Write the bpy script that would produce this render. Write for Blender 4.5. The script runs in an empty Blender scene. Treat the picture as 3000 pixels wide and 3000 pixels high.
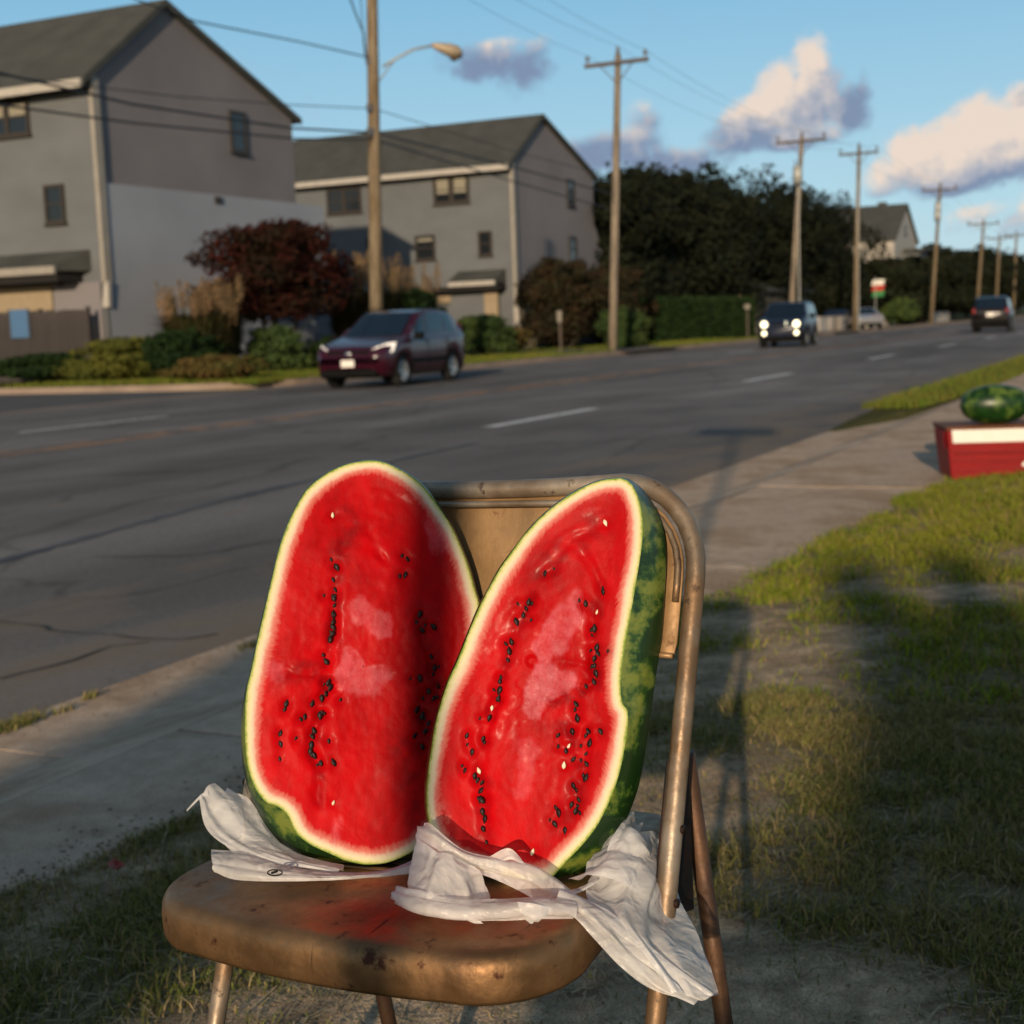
import bpy, bmesh, math, random
import numpy as np
from mathutils import Vector, Matrix, noise as mnoise
random.seed(7); rng = np.random.default_rng(7)
C = bpy.context.scene.collection
SC = bpy.context.scene
D2R = math.radians

# ------------------------------------------------------------------ camera
# world: +X runs along the road away from the camera, +Y across it to the houses, road surface z = 0
RM = np.array([[0.4284008, 0.13209577, -0.89388112], [-0.90280689, 0.02142783, -0.429512], [-0.03758278, 0.99100533, 0.12843667]])
EYE = np.array([0.0, 0.0, 1.2]); FPX = 2700.0
cam_d = bpy.data.cameras.new('camera'); cam = bpy.data.objects.new('camera', cam_d); C.objects.link(cam)
m4 = Matrix([list(RM[i]) + [float(EYE[i])] for i in range(3)] + [[0, 0, 0, 1]])
cam.matrix_world = m4
cam_d.sensor_width = 36; cam_d.lens = 36 * FPX / 1932; cam_d.clip_end = 3000; cam_d.clip_start = 0.05
cam_d.dof.use_dof = True; cam_d.dof.focus_distance = 1.33; cam_d.dof.aperture_fstop = 9.5
SC.camera = cam
SC.render.resolution_x = 1024; SC.render.resolution_y = 1024
SC.view_settings.view_transform = 'Standard'; SC.view_settings.look = 'None'
SC.view_settings.exposure = 0.12; SC.view_settings.gamma = 1.0

def ray(x, y): return RM @ np.array([x - 966.0, -(y - 966.0), -FPX])
def onV(x, y, v): d = ray(x, y); return EYE + d * (v / d[1])
def onU(x, y, u): d = ray(x, y); return EYE + d * (u / d[0])
def onZ(x, y, z): d = ray(x, y); return EYE + d * ((z - 1.2) / d[2])
def atD(x, y, D): return EYE + ray(x, y) * (D / FPX)
def onPlane(x, y, P, n): d = ray(x, y); return EYE + d * (float(np.dot(P - EYE, n)) / float(np.dot(d, n)))

# ------------------------------------------------------------------ sky and sun
SUN_EL = 12.8; SUN_TRAVEL = 15.4      # light travels towards this azimuth, degrees from +X
world = bpy.data.worlds.new("World"); SC.world = world; world.use_nodes = True
wn = world.node_tree.nodes; wl = world.node_tree.links; wn.clear()
def N(t, **k):
    n = wn.new(t)
    for a, b in k.items(): setattr(n, a, b)
    return n
def M_(op, a, b=None, c=None, clamp=False):
    n = N('ShaderNodeMath', operation=op); n.use_clamp = clamp
    for i, v in enumerate((a, b, c)):
        if v is None: continue
        if isinstance(v, (int, float)): n.inputs[i].default_value = v
        else: wl.new(v, n.inputs[i])
    return n.outputs[0]
sky = N('ShaderNodeTexSky', sky_type='NISHITA'); sky.sun_disc = False
sky.sun_elevation = D2R(SUN_EL)
sun_az = D2R(180 + SUN_TRAVEL)                      # direction to the sun, from +X
sky.sun_rotation = D2R(90) - sun_az                # Blender measures it clockwise from +Y
sky.air_density = 1.0; sky.dust_density = 0.6; sky.ozone_density = 2.0
tc = N('ShaderNodeTexCoord'); sep = N('ShaderNodeSeparateXYZ'); wl.new(tc.outputs['Generated'], sep.inputs[0])
az = M_('ARCTAN2', sep.outputs[1], sep.outputs[0]); el = M_('ARCSINE', sep.outputs[2])
def noise_node(scale, detail, vec, rough=.55, dist=0.0):
    n = N('ShaderNodeTexNoise'); n.inputs['Scale'].default_value = scale; n.inputs['Detail'].default_value = detail
    n.inputs['Roughness'].default_value = rough; n.inputs['Distortion'].default_value = dist
    wl.new(vec, n.inputs['Vector']); return n
nz = noise_node(14, 6, tc.outputs['Generated'], .6, .25)
nz2 = noise_node(38, 5, tc.outputs['Generated'], .6, .1)
nz3 = noise_node(90, 4, tc.outputs['Generated'], .65, .1)
nn = M_('ADD', M_('MULTIPLY', M_('SUBTRACT', nz3.outputs[0], .5), .9), M_('ADD', M_('MULTIPLY', M_('SUBTRACT', nz.outputs[0], .5), 3.0), M_('MULTIPLY', M_('SUBTRACT', nz2.outputs[0], .5), 1.7)))
# clouds: centre, half sizes (in picture units), tilt, warmth of the light on them, thickness
BL = [(925, 118, 95, 34, -6, .0, .9), (1000, 128, 58, 42, 25, .0, .95), (960, 100, 50, 26, 0, .1, .7), (850, 62, 48, 26, -25, .0, .3), (1045, 105, 22, 30, 0, .05, .4), (1012, 155, 42, 22, 0, .0, .6),
      (1535, 140, 42, 62, 10, 1.0, 1.2), (1500, 185, 62, 62, 35, .95, 1.3), (1445, 222, 85, 42, 12, .5, 1.15), (1385, 245, 58, 36, 8, .05, .9), (1480, 258, 90, 22, -3, .3, .9), (1565, 150, 30, 60, -8, .3, .8),
      (1610, 200, 36, 40, 20, .0, .95), (1625, 140, 14, 36, 4, .05, .5), (1600, 150, 22, 40, -20, .0, .5),
      (1160, 285, 95, 34, -4, .0, .95), (1260, 302, 100, 22, -3, .1, .9), (1215, 240, 34, 44, 30, .0, .6), (1105, 268, 50, 26, 10, .0, .5), (1330, 290, 60, 20, 12, .15, .6),
      (1780, 278, 88, 52, 14, 1.0, 1.3), (1850, 245, 60, 50, 20, 1.0, 1.2), (1900, 285, 90, 48, 12, .8, 1.25), (1720, 320, 70, 34, 10, .85, 1.1), (1925, 185, 26, 26, 20, .6, 1.0), (1700, 240, 30, 22, 20, .2, .3),
      (1850, 328, 120, 22, 10, .0, 1.1), (1690, 358, 70, 14, 2, .3, .6), (2030, 260, 110, 60, 14, .8, 1.2),
      (1860, 402, 90, 17, 6, .8, .8), (1925, 415, 50, 30, 0, .9, .9), (1800, 432, 60, 16, 0, .7, .5), (1700, 410, 40, 16, 0, .3, .5), (1960, 400, 60, 40, 0, .8, .8)]
den = None; wsum = None; wtot = None
for (x, y, rx, ry, tilt, warm, th) in BL:
    d = ray(x, y); d = d / np.linalg.norm(d); a0 = math.atan2(d[1], d[0]); e0 = math.asin(d[2])
    k = 1.0 / FPX
    da = M_('MULTIPLY', M_('SUBTRACT', az, a0), -math.cos(e0)); de = M_('SUBTRACT', el, e0)
    # picture roll
    t = D2R(tilt + 2.2); ct, st = math.cos(t), math.sin(t)
    rx *= 1.08; ry *= 1.08
    X = M_('MULTIPLY', M_('ADD', M_('MULTIPLY', da, ct), M_('MULTIPLY', de, st)), 1 / (rx * k))
    Y = M_('MULTIPLY', M_('SUBTRACT', M_('MULTIPLY', de, ct), M_('MULTIPLY', da, st)), 1 / (ry * k))
    r2 = M_('ADD', M_('MULTIPLY', X, X), M_('MULTIPLY', Y, Y))
    f = M_('MULTIPLY', M_('MAXIMUM', M_('SUBTRACT', 1.0, M_('MULTIPLY', r2, .5)), 0.0), th)
    # warm light falls on the upper left of each bank
    wv = M_('MULTIPLY', f, M_('ADD', warm, M_('MULTIPLY', M_('MAXIMUM', M_('MINIMUM', Y, 1.0), -1.0), .7)))
    den = f if den is None else M_('SMOOTH_MAX', den, f, .3)
    wsum = wv if wsum is None else M_('ADD', wsum, wv); wtot = f if wtot is None else M_('ADD', wtot, f)
# the rest of the sky carries scattered cloud of the same kind
far = noise_node(3.2, 5, tc.outputs['Generated'], .55, .3)
inframe = M_('LESS_THAN', M_('ABSOLUTE', M_('SUBTRACT', az, D2R(25.6))), .5)
gen = M_('MULTIPLY', M_('MULTIPLY', M_('SUBTRACT', far.outputs[0], .50), 4.0), M_('SUBTRACT', 1.0, inframe))
den = M_('MAXIMUM', den, gen)
raw = M_('ADD', den, M_('MULTIPLY', nn, M_('MINIMUM', M_('MULTIPLY', den, 1.3), .75)))
mask = N('ShaderNodeMapRange', interpolation_type='SMOOTHSTEP'); wl.new(raw, mask.inputs[0])
mask.inputs[1].default_value = .27; mask.inputs[2].default_value = .95; mask.inputs[4].default_value = .93
warmth = M_('DIVIDE', M_('ADD', wsum, M_('MULTIPLY', M_('SUBTRACT', 1.0, inframe), .45)), M_('ADD', M_('MAXIMUM', wtot, .05), M_('SUBTRACT', 1.0, inframe)))
warmth = M_('ADD', warmth, M_('MULTIPLY', nn, .75), clamp=True)
cl = N('ShaderNodeValToRGB'); wl.new(warmth, cl.inputs[0])
cl.color_ramp.elements[0].position = .12; cl.color_ramp.elements[0].color = (.19, .245, .37, 1)
cl.color_ramp.elements[1].position = .88; cl.color_ramp.elements[1].color = (.80, .65, .54, 1)
e_ = cl.color_ramp.elements.new(.5); e_.color = (.44, .43, .47, 1)
SKYK = 0.12
bgsky = N('ShaderNodeMix', data_type='RGBA', blend_type='MULTIPLY'); bgsky.inputs[0].default_value = 1
eld = N('ShaderNodeMapRange'); wl.new(el, eld.inputs[0]); eld.inputs[1].default_value = 0; eld.inputs[2].default_value = D2R(90)
grad = N('ShaderNodeValToRGB'); wl.new(eld.outputs[0], grad.inputs[0]); ge = grad.color_ramp
ge.elements[0].position = 0; ge.elements[0].color = (.56, .74, .84, 1); ge.elements[1].position = 1; ge.elements[1].color = (.035, .07, .13, 1)
for p_, c_s in ((.045, (.44, .69, .83)), (.14, (.235, .52, .745)), (.26, (.17, .31, .44)), (.5, (.075, .14, .21))): e_ = ge.elements.new(p_); e_.color = (*c_s, 1)
gsc = N('ShaderNodeMix', data_type='RGBA', blend_type='MULTIPLY'); gsc.inputs[0].default_value = 1; wl.new(grad.outputs[0], gsc.inputs[6]); gsc.inputs[7].default_value = (1 / .12, 1 / .12, 1 / .12, 1)
gmx = N('ShaderNodeMix', data_type='RGBA'); 
sdot = N('ShaderNodeVectorMath', operation='DOT_PRODUCT'); wl.new(tc.outputs['Generated'], sdot.inputs[0]); sdot.inputs[1].default_value = (math.cos(sun_az), math.sin(sun_az), 0)
sfac = N('ShaderNodeMapRange', interpolation_type='SMOOTHSTEP'); wl.new(sdot.outputs['Value'], sfac.inputs[0]); sfac.inputs[1].default_value = -.3; sfac.inputs[2].default_value = .9; sfac.inputs[3].default_value = .85; sfac.inputs[4].default_value = .25
wl.new(sfac.outputs[0], gmx.inputs[0]); wl.new(sky.outputs[0], gmx.inputs[6]); wl.new(gsc.outputs[2], gmx.inputs[7])
wl.new(gmx.outputs[2], bgsky.inputs[6]); bgsky.inputs[7].default_value = (.90, .90, .90, 1)
csc = N('ShaderNodeMix', data_type='RGBA', blend_type='MULTIPLY'); csc.inputs[0].default_value = 1
wl.new(cl.outputs[0], csc.inputs[6]); csc.inputs[7].default_value = (1 / SKYK, 1 / SKYK, 1 / SKYK, 1)
mixs = N('ShaderNodeMix', data_type='RGBA'); wl.new(mask.outputs[0], mixs.inputs[0])
wl.new(bgsky.outputs[2], mixs.inputs[6]); wl.new(csc.outputs[2], mixs.inputs[7])
bg = N('ShaderNodeBackground'); bg.inputs[1].default_value = SKYK; wl.new(mixs.outputs[2], bg.inputs[0])
wo = N('ShaderNodeOutputWorld'); wl.new(bg.outputs[0], wo.inputs[0])

sl = bpy.data.lights.new('sun', 'SUN'); sl.energy = 4.2; sl.angle = D2R(.6); sl.color = (1.0, .79, .55)
so = bpy.data.objects.new('sun', sl); C.objects.link(so)
tv = Vector((math.cos(D2R(SUN_TRAVEL)) * math.cos(D2R(SUN_EL)), math.sin(D2R(SUN_TRAVEL)) * math.cos(D2R(SUN_EL)), -math.sin(D2R(SUN_EL))))
so.rotation_euler = tv.to_track_quat('-Z', 'Y').to_euler(); so.location = (-20, 0, 20)

# ------------------------------------------------------------------ helpers
def tag(o, label=None, cat=None, group=None, kind=None):
    if label: o['label'] = label
    if cat: o['category'] = cat
    if group: o['group'] = group
    if kind: o['kind'] = kind
    return o
def empty(name, loc=(0, 0, 0), rz=0.0, **k):
    o = bpy.data.objects.new(name, None); C.objects.link(o); o.location = loc; o.rotation_euler = (0, 0, rz); o.empty_display_size = .2
    return tag(o, **k)
class MB:
    def __init__(s): s.v = []; s.f = []
    def add(s, vs, fs):
        b = len(s.v); s.v += [tuple(map(float, p)) for p in vs]; s.f += [tuple(i + b for i in f) for f in fs]; return s
    def box(s, a, b):
        (x0, y0, z0), (x1, y1, z1) = a, b
        return s.add([(x0, y0, z0), (x1, y0, z0), (x1, y1, z0), (x0, y1, z0), (x0, y0, z1), (x1, y0, z1), (x1, y1, z1), (x0, y1, z1)],
                     [(0, 3, 2, 1), (4, 5, 6, 7), (0, 1, 5, 4), (1, 2, 6, 5), (2, 3, 7, 6), (3, 0, 4, 7)])
    def prism(s, pts, ext):       # pts polygon 3d, ext vector
        n = len(pts); P = [Vector(p) for p in pts]; E_ = Vector(ext)
        return s.add(list(P) + [p + E_ for p in P], [tuple(range(n))[::-1], tuple(range(n, 2 * n))] + [(i, (i + 1) % n, n + (i + 1) % n, n + i) for i in range(n)])
    def tube(s, path, r, n=10, cap=True, up=(0, 0, 1)):
        path = [Vector(p) for p in path]; m = len(path); rr = r if isinstance(r, (list, tuple)) else [r] * m
        vs = []; prev = None
        for i, p in enumerate(path):
            t = (path[min(i + 1, m - 1)] - path[max(i - 1, 0)]).normalized()
            if prev is None:
                a = Vector(up) if abs(t.dot(Vector(up))) < .95 else Vector((1, 0, 0))
                x = t.cross(a).normalized()
            else: x = (prev - t * prev.dot(t)).normalized()
            prev = x; y = t.cross(x)
            for k in range(n):
                a = 2 * math.pi * k / n; vs.append(p + (x * math.cos(a) + y * math.sin(a)) * rr[i])
        fs = [(i * n + k, i * n + (k + 1) % n, (i + 1) * n + (k + 1) % n, (i + 1) * n + k) for i in range(m - 1) for k in range(n)]
        if cap: fs += [tuple(range(n))[::-1], tuple(range((m - 1) * n, m * n))]
        return s.add(vs, fs)
    def grid(s, G, close_u=False):       # G: rows x cols of points
        r = len(G); c = len(G[0]); vs = [p for row in G for p in row]
        fs = [(i * c + j, i * c + (j + 1) % c, (i + 1) * c + (j + 1) % c, (i + 1) * c + j) for i in range(r - 1) for j in range(c if close_u else c - 1)]
        return s.add(vs, fs)
    def build(s, name, mat=None, parent=None, smooth=False, bevel=0.0, loc=None, **k):
        me = bpy.data.meshes.new(name); me.from_pydata(s.v, [], s.f); me.update()
        return link(name, me, mat, parent, smooth, bevel, loc, **k)
def link(name, me, mat=None, parent=None, smooth=False, bevel=0.0, loc=None, **k):
    if mat: me.materials.append(mat)
    if smooth: me.polygons.foreach_set('use_smooth', [True] * len(me.polygons))
    o = bpy.data.objects.new(name, me); C.objects.link(o)
    if parent: o.parent = parent
    if loc is not None: o.location = loc
    if bevel:
        b = o.modifiers.new('b', 'BEVEL'); b.width = bevel; b.segments = 2; b.limit_method = 'ANGLE'
    return tag(o, **k)
def quads_np(name, V, F, mat, parent=None, **k):     # V (n,3), F (m,3|4)
    me = bpy.data.meshes.new(name); nv = len(V); nf, w = F.shape
    me.vertices.add(nv); me.vertices.foreach_set('co', V.astype(np.float32).ravel())
    me.loops.add(nf * w); me.loops.foreach_set('vertex_index', F.astype(np.int32).ravel())
    me.polygons.add(nf); me.polygons.foreach_set('loop_start', np.arange(0, nf * w, w, dtype=np.int32)); me.polygons.foreach_set('loop_total', np.full(nf, w, dtype=np.int32))
    me.update(calc_edges=True)
    return link(name, me, mat, parent, **k)
def kids(o): return [c for c in o.children]
def copy_tree(o, parent=None):
    c = o.copy(); C.objects.link(c)
    if parent: c.parent = parent
    for ch in kids(o): copy_tree(ch, c)
    return c

# ------------------------------------------------------------------ materials
def mat(name, col, rough=.8, metal=0.0, spec=.3, var=0.0, vs=5.0, bump=0.0, bs=40.0, col2=None, mixs=3.0, mixlo=.45, mixhi=.62, detail=4, stretch=(1, 1, 1), coat=0.0, trans=0.0, attr=None, grit=0.0):
    m = bpy.data.materials.new(name); m.use_nodes = True; nt = m.node_tree; n = nt.nodes; l = nt.links; b = n['Principled BSDF']
    b.inputs['Roughness'].default_value = rough; b.inputs['Metallic'].default_value = metal; b.inputs['Specular IOR Level'].default_value = spec
    b.inputs['Coat Weight'].default_value = coat
    tcn = n.new('ShaderNodeTexCoord'); mp = n.new('ShaderNodeMapping'); mp.inputs['Scale'].default_value = stretch; l.new(tcn.outputs['Object'], mp.inputs[0])
    cur = None
    rgb = n.new('ShaderNodeRGB'); rgb.outputs[0].default_value = (*col, 1); cur = rgb.outputs[0]
    if col2:
        t = n.new('ShaderNodeTexNoise'); t.inputs['Scale'].default_value = mixs; t.inputs['Detail'].default_value = 6; t.inputs['Roughness'].default_value = .6; l.new(mp.outputs[0], t.inputs[0])
        mr = n.new('ShaderNodeMapRange'); mr.inputs[1].default_value = mixlo; mr.inputs[2].default_value = mixhi; l.new(t.outputs[0], mr.inputs[0])
        mx = n.new('ShaderNodeMix'); mx.data_type = 'RGBA'; l.new(mr.outputs[0], mx.inputs[0]); l.new(cur, mx.inputs[6]); mx.inputs[7].default_value = (*col2, 1); cur = mx.outputs[2]
    if var:
        t = n.new('ShaderNodeTexNoise'); t.inputs['Scale'].default_value = vs; t.inputs['Detail'].default_value = detail; l.new(mp.outputs[0], t.inputs[0])
        mr = n.new('ShaderNodeMapRange'); mr.inputs[1].default_value = .3; mr.inputs[2].default_value = .7; mr.inputs[3].default_value = 1 - var; mr.inputs[4].default_value = 1 + var; l.new(t.outputs[0], mr.inputs[0])
        mx = n.new('ShaderNodeMix'); mx.data_type = 'RGBA'; mx.blend_type = 'MULTIPLY'; mx.inputs[0].default_value = 1; l.new(cur, mx.inputs[6]); l.new(mr.outputs[0], mx.inputs[7]); cur = mx.outputs[2]
    if grit:
        t = n.new('ShaderNodeTexNoise'); t.inputs['Scale'].default_value = 210; t.inputs['Detail'].default_value = 3; t.inputs['Roughness'].default_value = .7; l.new(tcn.outputs['Object'], t.inputs[0])
        mr = n.new('ShaderNodeMapRange'); mr.inputs[1].default_value = .32; mr.inputs[2].default_value = .68; mr.inputs[3].default_value = 1 - grit; mr.inputs[4].default_value = 1 + grit; l.new(t.outputs[0], mr.inputs[0])
        t2 = n.new('ShaderNodeTexNoise'); t2.inputs['Scale'].default_value = 14; t2.inputs['Detail'].default_value = 8; t2.inputs['Roughness'].default_value = .75; l.new(tcn.outputs['Object'], t2.inputs[0])
        m5 = n.new('ShaderNodeMapRange'); m5.inputs[1].default_value = .35; m5.inputs[2].default_value = .65; m5.inputs[3].default_value = 1 - grit * .5; m5.inputs[4].default_value = 1 + grit * .5; l.new(t2.outputs[0], m5.inputs[0])
        for q in (mr, m5):
            mx = n.new('ShaderNodeMix'); mx.data_type = 'RGBA'; mx.blend_type = 'MULTIPLY'; mx.inputs[0].default_value = 1; l.new(cur, mx.inputs[6]); l.new(q.outputs[0], mx.inputs[7]); cur = mx.outputs[2]
    l.new(cur, b.inputs['Base Color'])
    if bump:
        t = n.new('ShaderNodeTexNoise'); t.inputs['Scale'].default_value = bs; t.inputs['Detail'].default_value = 5; l.new(mp.outputs[0], t.inputs[0])
        bp = n.new('ShaderNodeBump'); bp.inputs['Strength'].default_value = bump; bp.inputs['Distance'].default_value = .01; l.new(t.outputs[0], bp.inputs['Height']); l.new(bp.outputs[0], b.inputs['Normal'])
    return m
def leafmat(name, c1, c2, scale=1.2, c3=None):
    m = mat(name, c1, rough=.8, spec=.08, col2=c2, mixs=scale, mixlo=.4, mixhi=.62, var=.35, vs=9)
    return m
M = {}
M['asphalt'] = mat('asphalt', (.105, .102, .102), .85, var=.22, vs=.5, bump=.5, bs=90, col2=(.075, .074, .078), mixs=.35, stretch=(.18, 1, 1))
M['side_asphalt'] = mat('side_asphalt', (.085, .082, .08), .85, var=.2, vs=.9, bump=.3, bs=60)
M['concrete'] = mat('concrete', (.52, .39, .285), .95, spec=.04, grit=.28, var=.22, vs=1.3, bump=.6, bs=130, col2=(.34, .235, .155), mixs=1.4, detail=9)
M['concrete_far'] = mat('concrete_far', (.24, .18, .14), .9, var=.2, vs=1)
M['paint_white'] = mat('paint_white', (.62, .60, .57), .7, var=.15, vs=6, col2=(.16, .16, .155), mixs=9, mixlo=.55, mixhi=.66)
M['paint_yellow'] = mat('paint_yellow', (.46, .21, .07), .7, var=.15, vs=6, col2=(.12, .095, .08), mixs=2.5, mixlo=.42, mixhi=.6)
M['crack'] = mat('crack', (.02, .02, .022), .9)
M['wall_grey'] = mat('wall_grey', (.112, .118, .124), .85, var=.10, vs=.6, stretch=(1, 1, 2))
M['wall_pink'] = mat('wall_pink', (.175, .162, .168), .85, var=.12, vs=.35)
M['wall_blue'] = mat('wall_blue', (.28, .295, .33), .85, var=.08, vs=.4)
M['roof'] = mat('roof', (.055, .056, .050), .9, var=.18, vs=1.2, bump=.3, bs=25)
M['trim'] = mat('trim', (.26, .235, .20), .6, var=.1, vs=3)
M['trim_white'] = mat('trim_white', (.36, .33, .29), .6, var=.08, vs=3)
M['win_frame'] = mat('win_frame', (.035, .028, .022), .5)
M['glass'] = mat('glass', (.012, .014, .016), .12, spec=.5)
M['blind'] = mat('blind', (.22, .20, .15), .7, var=.1, vs=10)
M['painted_shade'] = mat('painted_shade', (.014, .013, .012), .9)  # near-black colour paints in the shade under porches, eaves and carport
M['fence'] = mat('fence', (.045, .038, .036), .85, var=.3, vs=4, stretch=(3, 3, .4))
M['panel_cream'] = mat('panel_cream', (.27, .21, .135), .7, var=.06)
M['blue'] = mat('blue', (.06, .13, .24), .6)
M['pole'] = mat('pole', (.125, .088, .05), .9, var=.3, vs=6, stretch=(5, 5, .5), col2=(.19, .15, .10), mixs=2.0)
M['pole_grey'] = mat('pole_grey', (.21, .17, .125), .9, var=.25, vs=6, stretch=(5, 5, .5), col2=(.11, .09, .07), mixs=1.1)
M['crossarm'] = mat('crossarm', (.09, .07, .055), .85, var=.2)
M['insulator'] = mat('insulator', (.10, .10, .10), .35)
M['steel'] = mat('steel', (.32, .32, .30), .45, metal=.3)
M['lamp_glass'] = mat('lamp_glass', (.10, .075, .05), .3)
M['wire'] = mat('wire', (.022, .026, .034), .6)
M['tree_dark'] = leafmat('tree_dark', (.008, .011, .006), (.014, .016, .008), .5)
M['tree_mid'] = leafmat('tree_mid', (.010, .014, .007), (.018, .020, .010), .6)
M['tree_red'] = leafmat('tree_red', (.034, .007, .005), (.014, .011, .006), .9)
M['bush_red'] = leafmat('bush_red', (.032, .020, .010), (.016, .019, .009), .8)
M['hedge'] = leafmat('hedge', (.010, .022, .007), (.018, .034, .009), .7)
M['shrub_yellow'] = leafmat('shrub_yellow', (.085, .085, .016), (.050, .066, .014), .8)
M['shrub_red'] = leafmat('shrub_red', (.085, .055, .018), (.055, .06, .016), 1.3)
M['shrub_green'] = leafmat('shrub_green', (.032, .055, .018), (.05, .07, .018), .9)
M['pampas_leaf'] = leafmat('pampas_leaf', (.075, .062, .026), (.05, .055, .022), 2)
M['pampas_plume'] = leafmat('pampas_plume', (.22, .14, .075), (.15, .10, .055), 3)
M['bark'] = mat('bark', (.045, .035, .027), .9, var=.3, vs=6)
M['tyre'] = mat('tyre', (.012, .012, .012), .85)
M['rim'] = mat('rim', (.45, .45, .44), .35, metal=.7)
M['car_glass'] = mat('car_glass', (.006, .012, .022), .08, spec=.5)
M['sign_dull'] = mat('sign_dull', (.20, .18, .15), .8)
M['car_black'] = mat('car_black', (.004, .004, .004), .7, spec=.1)
M['chrome'] = mat('chrome', (.5, .5, .5), .2, metal=.9)
M['plate'] = mat('plate', (.7, .66, .6), .5)
M['headlight_glass'] = mat('headlight_glass', (.62, .60, .58), .12, spec=.7)
M['tail'] = mat('tail', (.22, .01, .01), .3)
def emis(name, col, s):
    m = mat(name, col, .3); b = m.node_tree.nodes['Principled BSDF']; b.inputs['Emission Color'].default_value = (*col, 1); b.inputs['Emission Strength'].default_value = s; return m
M['beam'] = emis('beam', (1.0, .90, .58), 2.6)
M['beam_dim'] = emis('beam_dim', (.8, .85, .7), .5)
M['paint_maroon'] = mat('paint_maroon', (.030, .002, .008), .25, spec=.4, coat=.4, metal=.0)
M['paint_navy'] = mat('paint_navy', (.008, .012, .028), .28, spec=.35, coat=.1, metal=.0)
M['paint_dark'] = mat('paint_dark', (.008, .005, .006), .3, spec=.35, coat=.1, metal=.0)
M['paint_silver'] = mat('paint_silver', (.36, .36, .38), .35, coat=.5, metal=.4)
M['ext_white'] = mat('ext_white', (.42, .38, .34), .8, var=.12, vs=.8)
M['red_plastic'] = mat('red_plastic', (.21, .002, .003), .5, spec=.3, var=.15, vs=9, stretch=(1, 1, 6))
M['white_plastic'] = mat('white_plastic', (.72, .69, .62), .45, var=.06, vs=8)
M['wood_rim'] = mat('wood_rim', (.13, .045, .016), .7, var=.3, vs=12)
M['flag_white'] = mat('flag_white', (.6, .58, .52), .8); M['flag_red'] = mat('flag_red', (.35, .03, .02), .8); M['flag_green'] = mat('flag_green', (.03, .16, .05), .8)
M['bracket'] = mat('bracket', (.010, .008, .007), .6, metal=.4, var=.3, vs=30, col2=(.035, .014, .007), mixs=14)

# ------------------------------------------------------------------ noise for the ground
def vnoise(x, y, s, seed=0):
    r = np.random.default_rng(seed).random((64, 64)); x = np.asarray(x) * s + 1000; y = np.asarray(y) * s + 1000
    xi = np.floor(x).astype(int); yi = np.floor(y).astype(int); fx = x - xi; fy = y - yi; fx = fx * fx * (3 - 2 * fx); fy = fy * fy * (3 - 2 * fy)
    g = lambda a, b: r[a % 64, b % 64]
    return (g(xi, yi) * (1 - fx) + g(xi + 1, yi) * fx) * (1 - fy) + (g(xi, yi + 1) * (1 - fx) + g(xi + 1, yi + 1) * fx) * fy
def fb(x, y, s, seed=0, o=4): return sum(vnoise(x, y, s * 2 ** i, seed + i) * .5 ** i for i in range(o)) / sum(.5 ** i for i in range(o))
def walk_edge(u):    # where the verge meets the sidewalk
    u = np.asarray(u, float); base = np.interp(u, [-5, 1.0, 2.2, 3.2, 4.3, 5.2, 6.2, 9, 40], [2.3, 2.22, 2.05, 1.98, 1.84, 1.66, 1.55, 1.42, 1.40])
    return base + (fb(u, u * 0, 2.3, 5) - .5) * .16
def zverge(u, v):
    d = np.clip((walk_edge(u) - v) / 1.1, 0, 1); return .135 + .075 * d * d * (3 - 2 * d) + (fb(u, v, .9, 31) - .5) * .03 * d + (fb(u, v, 5, 36) - .5) * .012
def grassiness(u, v):
    n = fb(u, v, 2.1, 11, 5); lush = np.clip((u - 3.2) / 4.0, 0, 1) * np.clip((1.5 - v) / .5 + .2, 0, 1)
    edge = np.exp(-((walk_edge(u) - v - .1) / .16) ** 2) * .15
    return np.clip((n - .47) * 4.6 + .42 + lush * .75 + edge, 0, 1)

# ------------------------------------------------------------------ setting: ground, road, pavement
def sheet(name, pts, z, m, thick=0.0, **k):
    mb = MB()
    if thick: mb.prism([(p[0], p[1], z - thick) for p in pts], (0, 0, thick))
    else: mb.add([(p[0], p[1], z) for p in pts], [tuple(range(len(pts)))])
    return mb.build(name, m, kind='structure', **k)
M['far_ground'] = mat('far_ground', (.045, .055, .018), .95, var=.3, vs=.2)
sheet('ground', [(-300, -1200), (2500, -1200), (2500, 1500), (-300, 1500)], -.06, M['far_ground'])
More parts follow.
